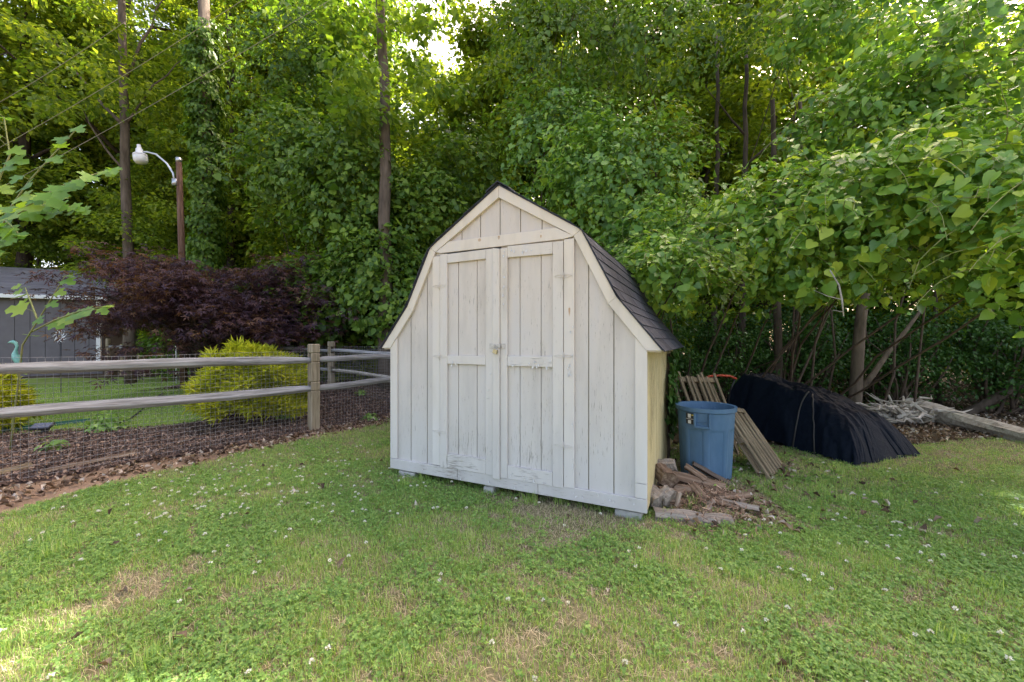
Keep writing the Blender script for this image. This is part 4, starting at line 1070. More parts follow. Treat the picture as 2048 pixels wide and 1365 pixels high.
# young broad leaved saplings at the left edge
def sapling(name, label, stems, lsize, seed):
    root = empty(name, stems[0][0], label=label, cat="sapling"); O = Vector(stems[0][0]); rr = random.Random(seed)
    q = MB(); PP = []; TT = []; NN = []; SS = []
    for st in stems:
        pts = [Vector(p_) for p_ in st]; dense = []
        for a, b in zip(pts[:-1], pts[1:]):
            for k in range(5): dense.append(a.lerp(b, k / 5))
        dense.append(pts[-1]); m = len(dense)
        q.tube([d - O for d in dense], [0.009 * (1 - .75 * i / m) + .0015 for i in range(m)], 6)
        for i in range(max(2, m // 4), m, 1 if lsize > .2 else 2):
            side = 1 if i % 2 else -1; d = (dense[i] - dense[i - 1]).normalized()
            sd_ = d.cross(Vector((0, 0, 1))).normalized() * side
            tip = (Vector((sd_.x, 0, sd_.z)) * 0.7 + d * 0.6 + Vector((rr.gauss(0, .3), -.25, -.45))).normalized()
            pet = tip * 0.06 + Vector((0, 0, .02)); q.tube([dense[i] - O, dense[i] + pet - O], [.0025, .002], 5)
            PP.append(dense[i] + pet); TT.append(tip); NN.append(Vector((rr.gauss(0, .3), rr.gauss(-.85, .25), .75))); SS.append(lsize * rr.uniform(.7, 1.15) * (1 - .5 * i / m))
        PP.append(dense[-1]); TT.append((dense[-1] - dense[-3]).normalized()); NN.append(Vector((0, -.3, 1))); SS.append(lsize * .45)
    q.build("stem", M['stem'], root, True)
    A = lambda L_: np.array([tuple(v) for v in L_])
    V, F = scatter(L_LOBE[0], L_LOBE[1], A(PP) - np.array(O), A(NN), A(TT), np.array(SS))
    link_mesh("foliage", np_mesh("foliage", V, F), M['leaf_sap'], root)
b0 = Vector((-5.1, 3.6, 0.0))
sapling("mulberry_sapling", "young broad leaved sapling high at the left edge above the fence",
        [[b0, at(-60, 560, 3.6), at(-10, 460, 3.5), at(60, 360, 3.4), at(150, 262, 3.3)], [at(-30, 480, 3.5), at(70, 400, 3.4), at(140, 365, 3.3), at(222, 338, 3.2)],
         [at(-30, 480, 3.5), at(20, 430, 3.6), at(90, 410, 3.6), at(150, 415, 3.7)], [at(-60, 560, 3.6), at(-20, 500, 3.4), at(10, 440, 3.3), at(40, 470, 3.2)], [at(-60, 560, 3.6), at(-20, 400, 3.7), at(20, 310, 3.7), at(8, 235, 3.7)]], 0.205, 4)
b1 = G(20, 905)
sapling("fig_sapling", "lime green lobed leaf sapling in front of the grey garage",
        [[b1, at(45, 690, 4.7), at(95, 610, 4.6), at(130, 552, 4.5)], [at(60, 665, 4.7), at(110, 640, 4.5), at(160, 622, 4.4), at(212, 612, 4.3)], [at(75, 640, 4.65), at(60, 600, 4.7), at(50, 575, 4.8)]], 0.20, 8)

# ------------------------------------------------------------------ street lamp, wires, garage, ornaments
lp = at(362, 740, 11.4); lz = Hf(lp.x, lp.y)
lamp = empty("street_lamp", (lp.x, lp.y, lz), label="rusty brown wooden pole with a white bell shaped yard lamp on a curved arm", cat="lamp")
top = at(356, 316, 11.4).z - lz
q = MB(); q.tube([(0.08, 0, 0), (0.04, 0, top * .5), (-0.06, 0, top - .12)], [0.09, 0.085, 0.07], 14); q.build("pole", M['bark_red'], lamp, True)
q = MB(); q.tube([(-0.06, 0, top - .118), (-0.065, 0, top)], [0.071, 0.073], 14); q.build("pole_cap", M['galv'], lamp, True)
ax = at(285, 300, 11.4).x - lp.x
q = MB(); q.tube([(-0.12, -.05, top - .75), (-0.18, -.05, top - .45), (-0.35, -.05, top - .18), (ax * .6, -.05, top + .08), (ax * .85, -.05, top + .15), (ax + .05, -.05, top + .14)], 0.026, 10)
q.box(-.17, -.05, -.11, -.06, top - .8, top - .62); q.build("arm", M['galv'], lamp, True)
hd = Matrix.Translation((ax - .02, -.05, top + .05)) @ Matrix.Rotation(R(-8), 4, 'Y') @ Matrix.Diagonal((.80, .80, .88, 1))
q = MB(); q.lathe([(0.0, .34), (0.055, .34), (0.06, .24), (0.10, .20), (0.115, .08), (0.20, .03), (0.21, -.02), (0.0, -.02)], 24); q.v = [tuple(hd @ Vector(v)) for v in q.v]; q.build("lamp_housing", M['white'], lamp, True)
q = MB(); q.lathe([(0.205, -.022), (0.21, -.06), (0.20, -.18), (0.15, -.25), (0.0, -.27)], 24); q.v = [tuple(hd @ Vector(v)) for v in q.v]; q.build("lamp_bowl", M['lens'], lamp, True)
q = MB(); q.tube([(-.02, -.13, .1), (-.03, -.13, top * .42)], 0.022, 8); q.build("conduit", M['white'], lamp, True)

for (a, b, lab) in [((-60, 238), (345, -24), "upper left thin overhead wire slanting across the trees"), ((-60, 328), (560, -48), "middle thin overhead wire slanting across the trees"),
                    ((-60, 408), (760, -60), "lowest thin overhead wire slanting across the trees, nearest the lamp")]:
    A_, B_ = at(*a, 9.5), at(*b, 7.5); r_ = empty("power_line", A_, label=lab, cat="wire", group="overhead wires at upper left")
    q = MB(); q.tube([A_.lerp(B_, k / 16) - A_ - Vector((0, 0, .10 * math.sin(math.pi * k / 16))) for k in range(17)], 0.005, 5); q.build("cable", M['cable'], r_, True)

gp = at(206, 740, 15.2); garage = empty("garage", (gp.x, gp.y, 0), label="grey board sided garage with white gutter and grey shingle roof", cat="garage")
gd = (at(-60, 700, 13.9) - at(206, 700, 15.2)); gd.z = 0; gu = gd.normalized(); gn = Vector((-gu.y, gu.x, 0)); gn = gn if gn.y > 0 else -gn
Lg = 9.0
def gq(a, d, z): return gu * a + gn * d + Vector((0, 0, z))
def gbox(mb, a0, a1, d0, d1, z0, z1):
    V = [gq(a, d, z) for z in (z0, z1) for (a, d) in ((a0, d0), (a1, d0), (a1, d1), (a0, d1))]
    mb.add(V, [(3,2,1,0),(4,5,6,7),(0,1,5,4),(1,2,6,5),(2,3,7,6),(3,0,4,7)])
q = MB(); gbox(q, 0, Lg, .012, 4.5, 0, 2.90); q.build("wall", M['garage_groove'], garage)
q = MB()
for k in range(int(Lg / .40)): gbox(q, k * .40 + .008, (k + 1) * .40 - .008, 0, .0115, 0.05, 2.88)
q.build("siding", M['garage'], garage)
q = MB(); gbox(q, -.3, Lg + .3, -.34, -.22, 2.86, 3.00); q.build("gutter", M['gutter'], garage, bevel=.01)
q = MB(); gbox(q, .03, .16, -.10, -.02, .25, 2.86); q.build("downspout", M['gutter'], garage, bevel=.01)
q = MB()
q.add([gq(-.35, -.24, 3.0), gq(Lg, -.24, 3.0), gq(Lg, 2.25, 4.25), gq(-.35, 2.25, 4.25), gq(-.35, 4.75, 3.0), gq(Lg, 4.75, 3.0)] + [gq(-.35, -.24, 2.9), gq(Lg, -.24, 2.9), gq(Lg, 2.25, 4.15), gq(-.35, 2.25, 4.15), gq(-.35, 4.75, 2.9), gq(Lg, 4.75, 2.9)],
      [(0,3,2,1),(3,4,5,2),(6,7,8,9),(9,8,11,10),(0,1,7,6),(4,10,11,5),(0,6,9,3),(3,9,10,4),(1,2,8,7),(2,5,11,8)])
rf2 = q.build("roof", M['shingle_grey'], garage)
q = MB()
for k in range(18):
    t0, t1 = k / 18, (k + 1.05) / 18
    for j in range(10):
        a0, a1 = -.35 + j * .935, -.35 + (j + 1) * .935 - .01
        q.add([gq(a0, -.26 + 2.5 * t0, 3.022 + 1.25 * t0), gq(a1, -.26 + 2.5 * t0, 3.022 + 1.25 * t0), gq(a1, -.26 + 2.5 * t1, 3.006 + 1.25 * t1), gq(a0, -.26 + 2.5 * t1, 3.006 + 1.25 * t1),
               gq(a0, -.26 + 2.5 * t0, 3.004 + 1.25 * t0), gq(a1, -.26 + 2.5 * t0, 3.004 + 1.25 * t0)], [(0, 1, 2, 3), (0, 4, 5, 1)])
q.build("shingles", M['shingle_grey'], rf2)
q = MB(); q.add([gq(0, .02, 2.9), gq(0, 4.5, 2.9), gq(0, 2.25, 4.14), gq(.05, .02, 2.9), gq(.05, 4.5, 2.9), gq(.05, 2.25, 4.14)], [(0,1,2),(3,5,4),(0,3,4,1),(1,4,5,2),(2,5,3,0)]); q.build("gable", M['garage'], garage)

pf = at(216, 720, 14.6); pk2 = empty("picket_gate", (pf.x, pf.y, 0), label="short stretch of tan wooden picket fencing at the garage's right end", cat="fence")
for k in range(9):
    q = MB(); q.box(.42 + k * .105, .42 + k * .105 + .085, 0, .02, .05, 1.25 - .03 * (k % 2)); q.build("picket", M['picket'], pk2, bevel=.004)
q = MB(); q.box(-.05, .05, -.05, .05, 0, 1.45); q.build("post", M['fence_post'], pk2, bevel=.01)
q = MB(); q.box(.05, 1.36, -.04, -.002, 1.10, 1.20); q.build("crossbar", M['fence'], pk2, bevel=.006)
q = MB(); q.box(.05, 1.36, -.04, -.002, .35, .44); q.build("crossbar", M['fence'], pk2, bevel=.006)

# landscape edging strips
def strip_wall(name, pts, h, label, mat, th=0.02):
    root = empty(name, pts[0], label=label, cat="edging"); q = MB()
    for a, b in zip(pts[:-1], pts[1:]):
        a = Vector((a[0], a[1], 0)); b = Vector((b[0], b[1], 0)); u = (b - a).normalized(); n_ = Vector((-u.y, u.x, 0)) * th / 2; O = Vector(root.location)
        ha, hb_ = Hf(a.x, a.y), Hf(b.x, b.y)
        V = []
        for base, hh_ in ((a, ha), (b, hb_)):
            for s in (-1, 1):
                V += [base + n_ * s + Vector((0, 0, hh_ - .05)) - O, base + n_ * s + Vector((0, 0, hh_ + h)) - O]
        q.add(V, [(0, 4, 5, 1), (2, 3, 7, 6), (1, 5, 7, 3), (0, 1, 3, 2), (4, 6, 7, 5)])
    q.build("strip", mat, root)
strip_wall("lawn_edging", [(p_.x, p_.y, 0) for p_ in (G(-80, 880), G(0, 868), G(90, 856), G(180, 848))], 0.075, "dark green edging strip dividing lawn and mulch beside the solar light", M['edging'])
strip_wall("lawn_edging", [(p_.x, p_.y, 0) for p_ in (G(232, 852), G(262, 842), G(290, 824), G(325, 805))], 0.04, "black edging curving along the lawn under the lower rail", M['edging_black'])
strip_wall("lawn_edging", [(p_.x, p_.y, 0) for p_ in (G(-60, 751), G(60, 750), G(280, 748))], 0.18, "blue green edging board along the back of the neighbour's lawn", M['edging_blue'], .04)

# solar light
p = G(84, 872); sol = empty("solar_light", (p.x, p.y, Hf(p.x, p.y)), R(20), "small black solar spotlight on a stake in the mulch at left", "light")
q = MB(); q.tube([(0, 0, -.02), (0, 0, .11)], .012, 8); q.build("stake", M['black'], sol, True)
q = MB(); Mt = Matrix.Translation((0, 0, .135)) @ Matrix.Rotation(R(24), 4, 'X'); q.box(-.115, .115, -.075, .075, -.018, .014, Mt); q.build("housing", M['black'], sol, bevel=.006)
q = MB(); q.box(-.100, .100, -.062, .062, .0145, .018, Mt); q.build("solar_panel", M['panel'], sol)
q = MB(); q.tube([(0, .03, .08), (0, .09, .075)], .035, 12); q.build("lamp_head", M['black'], sol, True)

# wind spinner
p = at(122, 672, 10.5); sp_ = empty("wind_spinner", (p.x, p.y, Hf(p.x, p.y)), label="white curved blade wind spinner on a thin stake before the garage", cat="ornament")
hz = p.z - Hf(p.x, p.y)
q = MB(); q.tube([(0, 0, -.05), (0, 0, hz)], .010, 8); q.build("stake", M['black'], sp_, True)
for k in range(10):
    a = 6.283 * k / 10; pts = []
    for j in range(6):
        t = j / 5; aa_ = a + t * 0.9; r_ = .04 + .15 * t; pts.append((math.cos(aa_) * r_, -.03, math.sin(aa_) * r_))
    V = []; 
    for j, pt in enumerate(pts):
        w = .022 * math.sin(math.pi * (0.15 + .8 * j / 5)); aa_ = a + j / 5 * .9 + 1.2
        V += [(pt[0] - math.cos(aa_ + .6) * w, pt[1] - .01, hz + pt[2] - math.sin(aa_ + .6) * w), (pt[0] + math.cos(aa_ + .6) * w, pt[1] + .012, hz + pt[2] + math.sin(aa_ + .6) * w)]
    q = MB(); q.add(V, [(2*j, 2*j+1, 2*j+3, 2*j+2) for j in range(5)]); o = q.build("blade", M['white'], sp_, True)
    s_ = o.modifiers.new("solid", 'SOLIDIFY'); s_.thickness = .003
q = MB(); q.tube([(0, -.05, hz), (0, 0, hz)], .03, 10); q.build("hub", M['brass'], sp_, True)

# teal garden heron, built as one continuous curved body
p = at(30, 705, 9.0); hr = empty("heron_statue", (p.x, p.y, Hf(p.x, p.y)), label="teal glazed heron garden figure beside the garage wall", cat="statue")
b_ = p.z - Hf(p.x, p.y) - .15
q = MB(); q.tube([(-.17, 0, b_ + .36), (-.10, 0, b_ + .385), (-.04, 0, b_ + .39), (.02, 0, b_ + .36), (.045, 0, b_ + .28), (.02, 0, b_ + .20), (.0, 0, b_ + .12), (.03, 0, b_ + .04), (.08, 0, b_ - .06), (.14, 0, b_ - .16)],
                  [.004, .022, .038, .032, .026, .028, .05, .075, .06, .012], 12); q.build("body", M['teal'], hr, True)
for s in (-.02, .03):
    q = MB(); q.tube([(.03, s, b_ - .02), (.035, s, b_ * .5), (.02, s, -.03)], .007, 6); q.build("leg", M['black'], hr, True)

# ------------------------------------------------------------------ blue bin
bc = Vector((1.905, 3.98, 0)); bz = Hf(bc.x, bc.y)
face = math.atan2(-bc.y, -bc.x)
bin_ = empty("trash_can", (bc.x, bc.y, bz), face + R(8), "tall round blue plastic trash can standing open beside the shed", "trash can")
def can_shell():
    nA, V, F = 120, [], []
    zs = [0, .006, .03, .10, .20, .30, .40, .47, .50, .512, .524, .56, .60, .64, .655, .665, .680, .688, .698, .704, .700, .690, .60, .3, .02]
    for i, z in enumerate(zs):
        inner = i >= 20
        for k in range(nA):
            a = 2 * math.pi * k / nA
            r_ = 0.224 + 0.034 * (z / .704)
            if not inner:
                if z < .012: r_ -= .008 * (1 - z / .012)
                if .655 < z < .705: r_ += .016 * min(1, (z - .650) / .012) 
                # long recessed panels below the shoulder
                m_ = ((a + math.radians(14)) % (math.pi / 4)) / (math.pi / 4)
                if z < .50 and m_ > .30: r_ -= .014 * min(1, (m_ - .30) / .04, (1 - m_) / .04)
            else: r_ -= .008
            V.append((r_ * math.cos(a), r_ * math.sin(a), z))
    for i in range(len(zs) - 1):
        for k in range(nA): F.append((i*nA+k, i*nA+(k+1)%nA, (i+1)*nA+(k+1)%nA, (i+1)*nA+k))
    F.append(tuple(range(nA - 1, -1, -1))); F.append(tuple((len(zs) - 1) * nA + k for k in range(nA)))
    return V, F
V, F = can_shell(); o = link_mesh("body", py_mesh("body", V, F), M['blue'], bin_, True)
es = o.modifiers.new("split", 'EDGE_SPLIT'); es.split_angle = R(40)
def can_arc(mb, a0, a1, r0, r1, z0, z1, n=8):
    V = []; F = []
    for k in range(n + 1):
        a = a0 + (a1 - a0) * k / n
        for (r_, z) in ((r0, z0), (r1, z0), (r1, z1), (r0, z1)):
            tp_ = .036 * (z - .6) / .704
            V.append(((r_ + tp_) * math.cos(a), (r_ + tp_) * math.sin(a), z))
    for k in range(n):
        for j in range(4): F.append((k*4+j, k*4+(j+1)%4, (k+1)*4+(j+1)%4, (k+1)*4+j))
    F += [(3, 2, 1, 0), (n*4, n*4+1, n*4+2, n*4+3)]
    mb.add(V, F)
for ang in (R(-14), R(166)):
    q = MB(); w = R(15)
    can_arc(q, ang - w, ang - w + R(4), .241, .288, .520, .655, 3); can_arc(q, ang + w - R(4), ang + w, .241, .288, .520, .655, 3); can_arc(q, ang - w + R(4), ang + w - R(4), .241, .288, .520, .542, 6)
    can_arc(q, ang - w + R(4), ang + w - R(4), .248, .262, .575, .580, 6)
    q.build("handle", M['blue'], bin_, bevel=.003)
q = MB(); can_arc(q, R(-49), R(-27), .2565, .2585, .545, .650, 6); lb = q.build("label", M['black'], bin_)
M['sticker'] = solid("white_sticker", (.62, .62, .60), (.75, .75, .72), 30, .4, 0); M['sticker_y'] = solid("yellow_sticker", (.6, .5, .05), (.7, .6, .1), 30, .4, 0)
q = MB(); can_arc(q, R(-44), R(-37), .2587, .2595, .605, .642, 3); can_arc(q, R(-44), R(-37), .2587, .2595, .550, .582, 3); can_arc(q, R(-48.5), R(-27.5), .2587, .2593, .592, .596, 6); q.build("label_print", M['sticker'], lb)
q = MB(); can_arc(q, R(-35.5), R(-29), .2587, .2595, .628, .638, 3); q.build("label_mark", M['sticker_y'], lb)
q = MB(); can_arc(q, R(-8), R(-4), .2245, .2265, .22, .255, 2); q.build("rust_stain", M['firewood'], bin_)

# ------------------------------------------------------------------ wooden pallets leaning behind the bin
def frame_panel(name, label, o0, o1, o2, o3, nb, group, mat='plank', bw=.045, th=.018, layers=2, gap=.06):
    """o0,o1: two bottom corners; o2,o3: the matching top corners. boards run bottom to top, cross pieces between layers"""
    o0, o1, o2, o3 = map(Vector, (o0, o1, o2, o3)); u = (o2 - o0).normalized(); w = (o1 - o0).normalized(); nrm = u.cross(w).normalized()
    w = nrm.cross(u).normalized()
    root = empty(name, o0, label=label, cat="pallet", group=group); L = (o2 - o0).length; Wd = (o1 - o0).length
    B = Matrix((u, w, nrm)).transposed().to_4x4(); rr = random.Random(len(label))
    for ly in range(layers):
        for k in range(nb):
            c = Wd * (k + .5) / nb + rr.uniform(-.008, .008); l0 = rr.uniform(-.03, .06); l1 = L - rr.uniform(-.04, .16); c += rr.uniform(-.012, .012)
            if ly == layers - 1 and k == 2: continue
            q = MB(); q.box(l0, l1, -bw / 2, bw / 2, 0, th); ob = q.build("board", M[mat], root, bevel=.003)
            ob.matrix_local = Matrix.Translation(B @ Vector((0, c, ly * gap))) @ B @ Matrix.Rotation(rr.uniform(-.03, .03), 4, 'Z') @ Matrix.Rotation(rr.uniform(-.015, .015), 4, 'Y')
    for t in (.06, .5, .93):
        q = MB(); q.box(-.03, .03, 0, Wd, 0, gap - th - .001); ob = q.build("crosspiece", M[mat], root, bevel=.003)
        ob.matrix_local = Matrix.Translation(B @ Vector((L * t, 0, th + .0005))) @ B
    return root
PG = "old wooden pallets leaning beside the trash can"
a = G(1548, 966); b = G(1567, 900)
frame_panel("wooden_pallet", "grey slatted wooden pallet leaning from the grass up behind the blue can", G(1547, 968), G(1572, 935), at(1434, 798, 4.4), at(1458, 780, 4.9), 7, PG, layers=2, gap=.07, bw=.055)
frame_panel("wooden_pallet", "old slatted pallet leaning on the shed wall, seen above the can's rim", Vector((2.12, 4.35, 0)), Vector((2.88, 4.95, 0)), at(1350, 744, 4.75), at(1419, 738, 5.35), 7, PG, layers=2, gap=.07)
# red handled cart behind
c_ = at(1440, 755, 5.9); ct = empty("garden_cart", (c_.x, c_.y, 0), label="red curved handle bar of a cart standing in shade behind the pallets", cat="cart")
hz = c_.z
q = MB(); q.tube([(-.24, 0, hz - .02), (-.15, 0, hz + .02), (0, 0, hz + .03), (.15, 0, hz + .02), (.24, 0, hz - .02)], .016, 8); q.build("handle", M['red'], ct, True)
for s in (-.22, .22):
    q = MB(); q.tube([(s, 0, hz - .02), (s * .8, .05, hz - .2), (s * .7, .12, .2)], .011, 8); q.build("handle_shaft", M['black'], ct, True)
q = MB(); q.box(-.22, .22, 0, .4, .15, .35); q.build("tray", M['black'], ct, bevel=.02)
for s in (-.25, .25):
    q = MB(); q.tube([(s - .02, .2, .12), (s + .02, .2, .12)], .12, 16); q.build("wheel", M['black'], ct, True)

# ------------------------------------------------------------------ tarp covered heap
def tarp():
    root = empty("tarp_covered_heap", (3.5, 5.1, 0), label="long low heap covered by a dark navy tarp under the vines", cat="tarp")
    A = Vector((3.48, 6.05)); B_ = Vector((3.93, 4.74)); ax_ = (B_ - A); L = ax_.length; u = ax_.normalized(); v = Vector((-u.y, u.x))  # v points to the back right
    if v.y < 0: v = -v
    nU, nV = 150, 110; Vv = []; F = []
    for i in range(nU + 1):
        s = -0.12 + 1.24 * i / nU
        for j in range(nV + 1):
            t = -0.25 + 1.5 * j / nV
            # rectangular load beneath: height falls from left to right
            hs = 0.86 - 0.24 * max(0, min(1, s)) - .18 * max(0, min(1, s)) ** 3; W = 0.62
            es_ = min(1, max(0, (s + .12) / .14)) * min(1, max(0, (1.12 - s) / .15)); et = min(1, max(0, (t + .25) / .30)) * min(1, max(0, (1.25 - t) / .45)); es_ = math.sin(es_ * math.pi / 2); et = math.sin(et * math.pi / 2)
            e1 = es_ ** .75; e2 = et ** .65
            rdg = 1 + 0.07 * math.exp(-((t - .12) / .06) ** 2) * math.exp(-((s - 0.62) / .2) ** 2)
            z = hs * min(e1, e2) * rdg
            z -= 0.13 * math.sin(math.pi * max(0, min(1, (s - .06) / .5))) * math.sin(math.pi * max(0, min(1, t))) * (s < .57)
            z += 0.05 * noise.noise(Vector((s * 5, t * 4, 1))) + 0.05 * (0.3 - abs(noise.noise(Vector((s * 7 + t * 3, t * 5 - s * 4, 3))))) * (1 if max(e1, e2) > .2 else 0) + 0.02 * (0.3 - abs(noise.noise(Vector((s * 19, t * 15, 8)))))
            px = A.x + u.x * L * s + v.x * W * t; py = A.y + u.y * L * s + v.y * W * t
            # the skirts bell outwards in pleats
            fl = (1 - min(e1, e2)); px += v.x * (-.16 * fl if t < .5 else .1 * fl) + u.x * .10 * fl * (1 if s > .5 else -1); py += v.y * (-.16 * fl if t < .5 else .1 * fl) + u.y * .10 * fl * (1 if s > .5 else -1)
            pl = 0.012 * fl * math.sin(s * 9 + 4 * math.sin(s * 5 + 1) + t * 4) * (0.3 + abs(noise.noise(Vector((s * 3, 1, 2)))) * 2) + 0.09 * fl * (0.3 - abs(noise.noise(Vector((s * 6 + t * 8, t * 4 - s * 5, 4)))))
            px += v.x * pl; py += v.y * pl
            Vv.append((px - 3.5, py - 5.1, max(z, 0.0) + Hf(px, py) + 0.01 + .012 * abs(noise.noise(Vector((s * 20, t * 20, 2))))))
    w_ = nV + 1
    for i in range(nU):
        for j in range(nV): F.append((i * w_ + j, (i + 1) * w_ + j, (i + 1) * w_ + j + 1, i * w_ + j + 1))
    o = link_mesh("tarp", py_mesh("tarp", Vv, F), M['tarp'], root, True)
    q = MB()
    for (s0, t0) in ((.62, .0), (.80, .0)):
        pts = []
        for k in range(9):
            tt = -0.24 + .30 * k / 8 if s0 < .7 else -0.24 + .30 * k / 8
            i = int((s0 + (.05 if s0 < .7 else -.10) * (k / 8) + .12) / 1.24 * nU); j = int((tt + .25) / 1.5 * nV); x_, y_, z_ = Vv[i * w_ + j]; pts.append((x_ - .012, y_ - .02, z_ + .008))
        q.tube(pts, .009, 6)
    q.build("tie_strap", M['edging_black'], root, True)
tarp()

# ------------------------------------------------------------------ firewood heap, planks, logs
def log(name, label, p, q, r0, r1, mat, seed, flat=1.0, cat="log", group=None, sides=9, split=False):
    p = Vector(p); q = Vector(q); L = (q - p).length; rr = random.Random(seed)
    root = bpy.data.objects.new(name, None)
    V = []; F = []; n = 10
    ang = [2 * math.pi * k / sides + rr.uniform(-.15, .15) for k in range(sides)]; rd = [rr.uniform(.78, 1.15) for _ in range(sides)]
    if split: rd = [x * (.55 if math.sin(a_) > .2 else 1) for x, a_ in zip(rd, ang)]
    for i in range(n + 1):
        t = i / n; r_ = r0 + (r1 - r0) * t
        for k in range(sides):
            rj = r_ * rd[k] * (1 + .10 * math.sin(i * 1.3 + k * 1.9 + seed)); e = rr.uniform(-.5, .5) * r_ * .5 if i in (0, n) else 0
            V.append((L * t + e, math.cos(ang[k]) * rj, math.sin(ang[k]) * rj * flat))
    for i in range(n):
        for k in range(sides): F.append((i*sides+k, i*sides+(k+1)%sides, (i+1)*sides+(k+1)%sides, (i+1)*sides+k))
    F.append(tuple(range(sides - 1, -1, -1))); F.append(tuple(n * sides + k for k in range(sides)))
    o = link_mesh(name, py_mesh(name, V, F), M[mat]); orient(o, p, q)
    bpy.data.objects.remove(root)
    return tag(o, label, cat, group)
WG = "pieces of split firewood heaped by the shed corner"
def W(px, py, z): return G(px, py, z)
log("timber", "dark rotten square timber lying under the firewood, its cut end to the right", W(1310, 1030, .04), W(1468, 1046, .04), .055, .05, 'greywood', 1, 1, "timber", sides=6)
log("timber", "dark plank sloping down to the right against the blue can's foot", W(1385, 926, .22) , W(1466, 972, .06), .05, .055, 'rotten', 2, .45, "plank", sides=6)
wl = [("long reddish split log lying across the top of the heap", (1345, 948, .20), (1450, 975, .14), .035, .04, 'firewood', True),
      ("dark brown split log just below the long reddish one", (1350, 975, .14), (1448, 990, .10), .045, .04, 'firewood', True),
      ("orange brown splinter like log pointing left up the heap", (1372, 930, .27), (1412, 958, .19), .022, .028, 'firewood', True),
      ("short orange split stick in the heap's middle", (1385, 968, .17), (1415, 1000, .12), .022, .026, 'firewood', True),
      ("pale round ended log at the heap's left, touching the shed corner", (1300, 985, .12), (1322, 1003, .10), .045, .05, 'greywood', False),
      ("grey log showing its dark cut end beside the pale one", (1325, 985, .14), (1345, 1000, .11), .048, .052, 'greywood', False),
      ("square chunk of brown wood at the heap's upper left", (1318, 940, .24), (1340, 962, .20), .045, .05, 'firewood', False),
      ("mossy log at the back of the heap against the wall", (1305, 935, .22), (1350, 930, .26), .05, .04, 'greywood', False),
      ("thin bark strip standing up in front of the heap", (1352, 1012, .08), (1358, 985, .18), .012, .016, 'woodbark', True),
      ("curled bark strip at the right front of the heap", (1405, 1030, .04), (1425, 1000, .12), .016, .020, 'woodbark', True),
      ("short reddish log at the heap's right end", (1445, 995, .08), (1475, 1005, .05), .038, .032, 'firewood', True),
      ("grey broken log half buried at the heap's front", (1385, 1040, .03), (1440, 1050, .03), .035, .04, 'greywood', False)]
M['woodbark'] = wood_mat("loose_bark", (.16, .11, .08), (.34, .26, .2), (.5, .42, .35), 0, 30, 2)
for i, (lab, p_, q_, r0, r1, mt, spl) in enumerate(wl):
    log("firewood_log", lab, W(*p_), W(*q_), r0 * 1.45, r1 * 1.45, mt, 20 + i, 1, "log", WG, split=spl)
rr = random.Random(77)
for k in range(12):
    c_ = Vector((rr.uniform(1.28, 1.80), rr.uniform(3.08, 3.62), rr.uniform(.07, .15))); a_ = rr.uniform(-.9, .9); L_ = rr.uniform(.12, .22); d_ = Vector((math.cos(a_), math.sin(a_) * .6, rr.uniform(-.25, .15))) * L_
    log("firewood_log", "dark split log wedged among the other pieces inside the firewood heap", c_ - d_, c_ + d_, rr.uniform(.03, .05), rr.uniform(.03, .05), rr.choice(['firewood', 'rotten', 'greywood']), 100 + k, .8, "log", WG, split=True, sides=7)
p, q_ = Vector((7.1, 7.2, .20)), Vector((6.75, 4.8, .05))
log("fallen_log", "long bleached fallen trunk lying at the far right edge", p, q_, .17, .085, 'bleached', 50, .9, "log", sides=14)
rt = empty("root_stump", (6.5, 6.7, Hf(6.5, 6.7)), label="broken pale root mass at the left end of the fallen trunk", cat="stump")
q = MB(); rr = random.Random(44)
for k in range(80):
    a_ = rr.uniform(0, 6.28); el = rr.uniform(-.1, 1.0); L_ = rr.uniform(.25, .75)
    d_ = Vector((math.cos(a_) * math.cos(el) * 1.2, math.sin(a_) * math.cos(el) * .7, math.sin(el) * .55)) * L_
    st_ = Vector((rr.uniform(-.3, .4), rr.uniform(-.2, .2), rr.uniform(.02, .2)))
    pts = [st_, st_ + d_ * .4 + Vector((rr.gauss(0, .04), rr.gauss(0, .04), rr.gauss(.02, .04))), st_ + d_ * .75 + Vector((rr.gauss(0, .06), rr.gauss(0, .06), rr.gauss(0, .04))), st_ + d_]
    q.tube(pts, [rr.uniform(.02, .05), rr.uniform(.015, .035), rr.uniform(.008, .02), .003], 5)
q.build("roots", M['bleached'], rt)
log("grey_board", "grey weathered board lying in the grass at far right below the trunk", G(1893, 908), G(1935, 924), .045, .04, 'greywood', 53, .3, "board", sides=6)
log("grey_board", "flat grey board lying in grass right of the tarp's tip", G(1815, 978), G(1885, 993), .045, .04, 'greywood', 54, .3, "board", sides=6)
log("landscape_timber", "tan round timber lying behind the wire at the far left", G(-40, 958, .04), G(62, 932, .05), .05, .045, 'plank', 55, .9, "timber")
log("landscape_timber", "long brown timber edging the mulch under the fence wire", G(88, 946, .03), G(268, 908, .04), .045, .04, 'firewood', 56, .8, "timber")
# dead twigs hanging below the vines
q = MB(); b = at(1660, 540, 4.0); q.tube([(0, 0, 0), (.05, -.05, -.16), (.07, -.06, -.3), (.085, -.06, -.46)], [.006, .008, .009, .006], 6); q.tube([(.07, -.06, -.3), (-.04, -.02, -.26), (-.16, 0, -.2)], [.006, .004, .002], 5); q.tube([(.08, -.06, -.42), (0, -.04, -.4)], [.005, .003], 5)
tw = empty("dead_branch", b, label="bare pale broken twig hanging below the vine leaves at right", cat="branch"); q.build("twig", M['bleached'], tw, True)

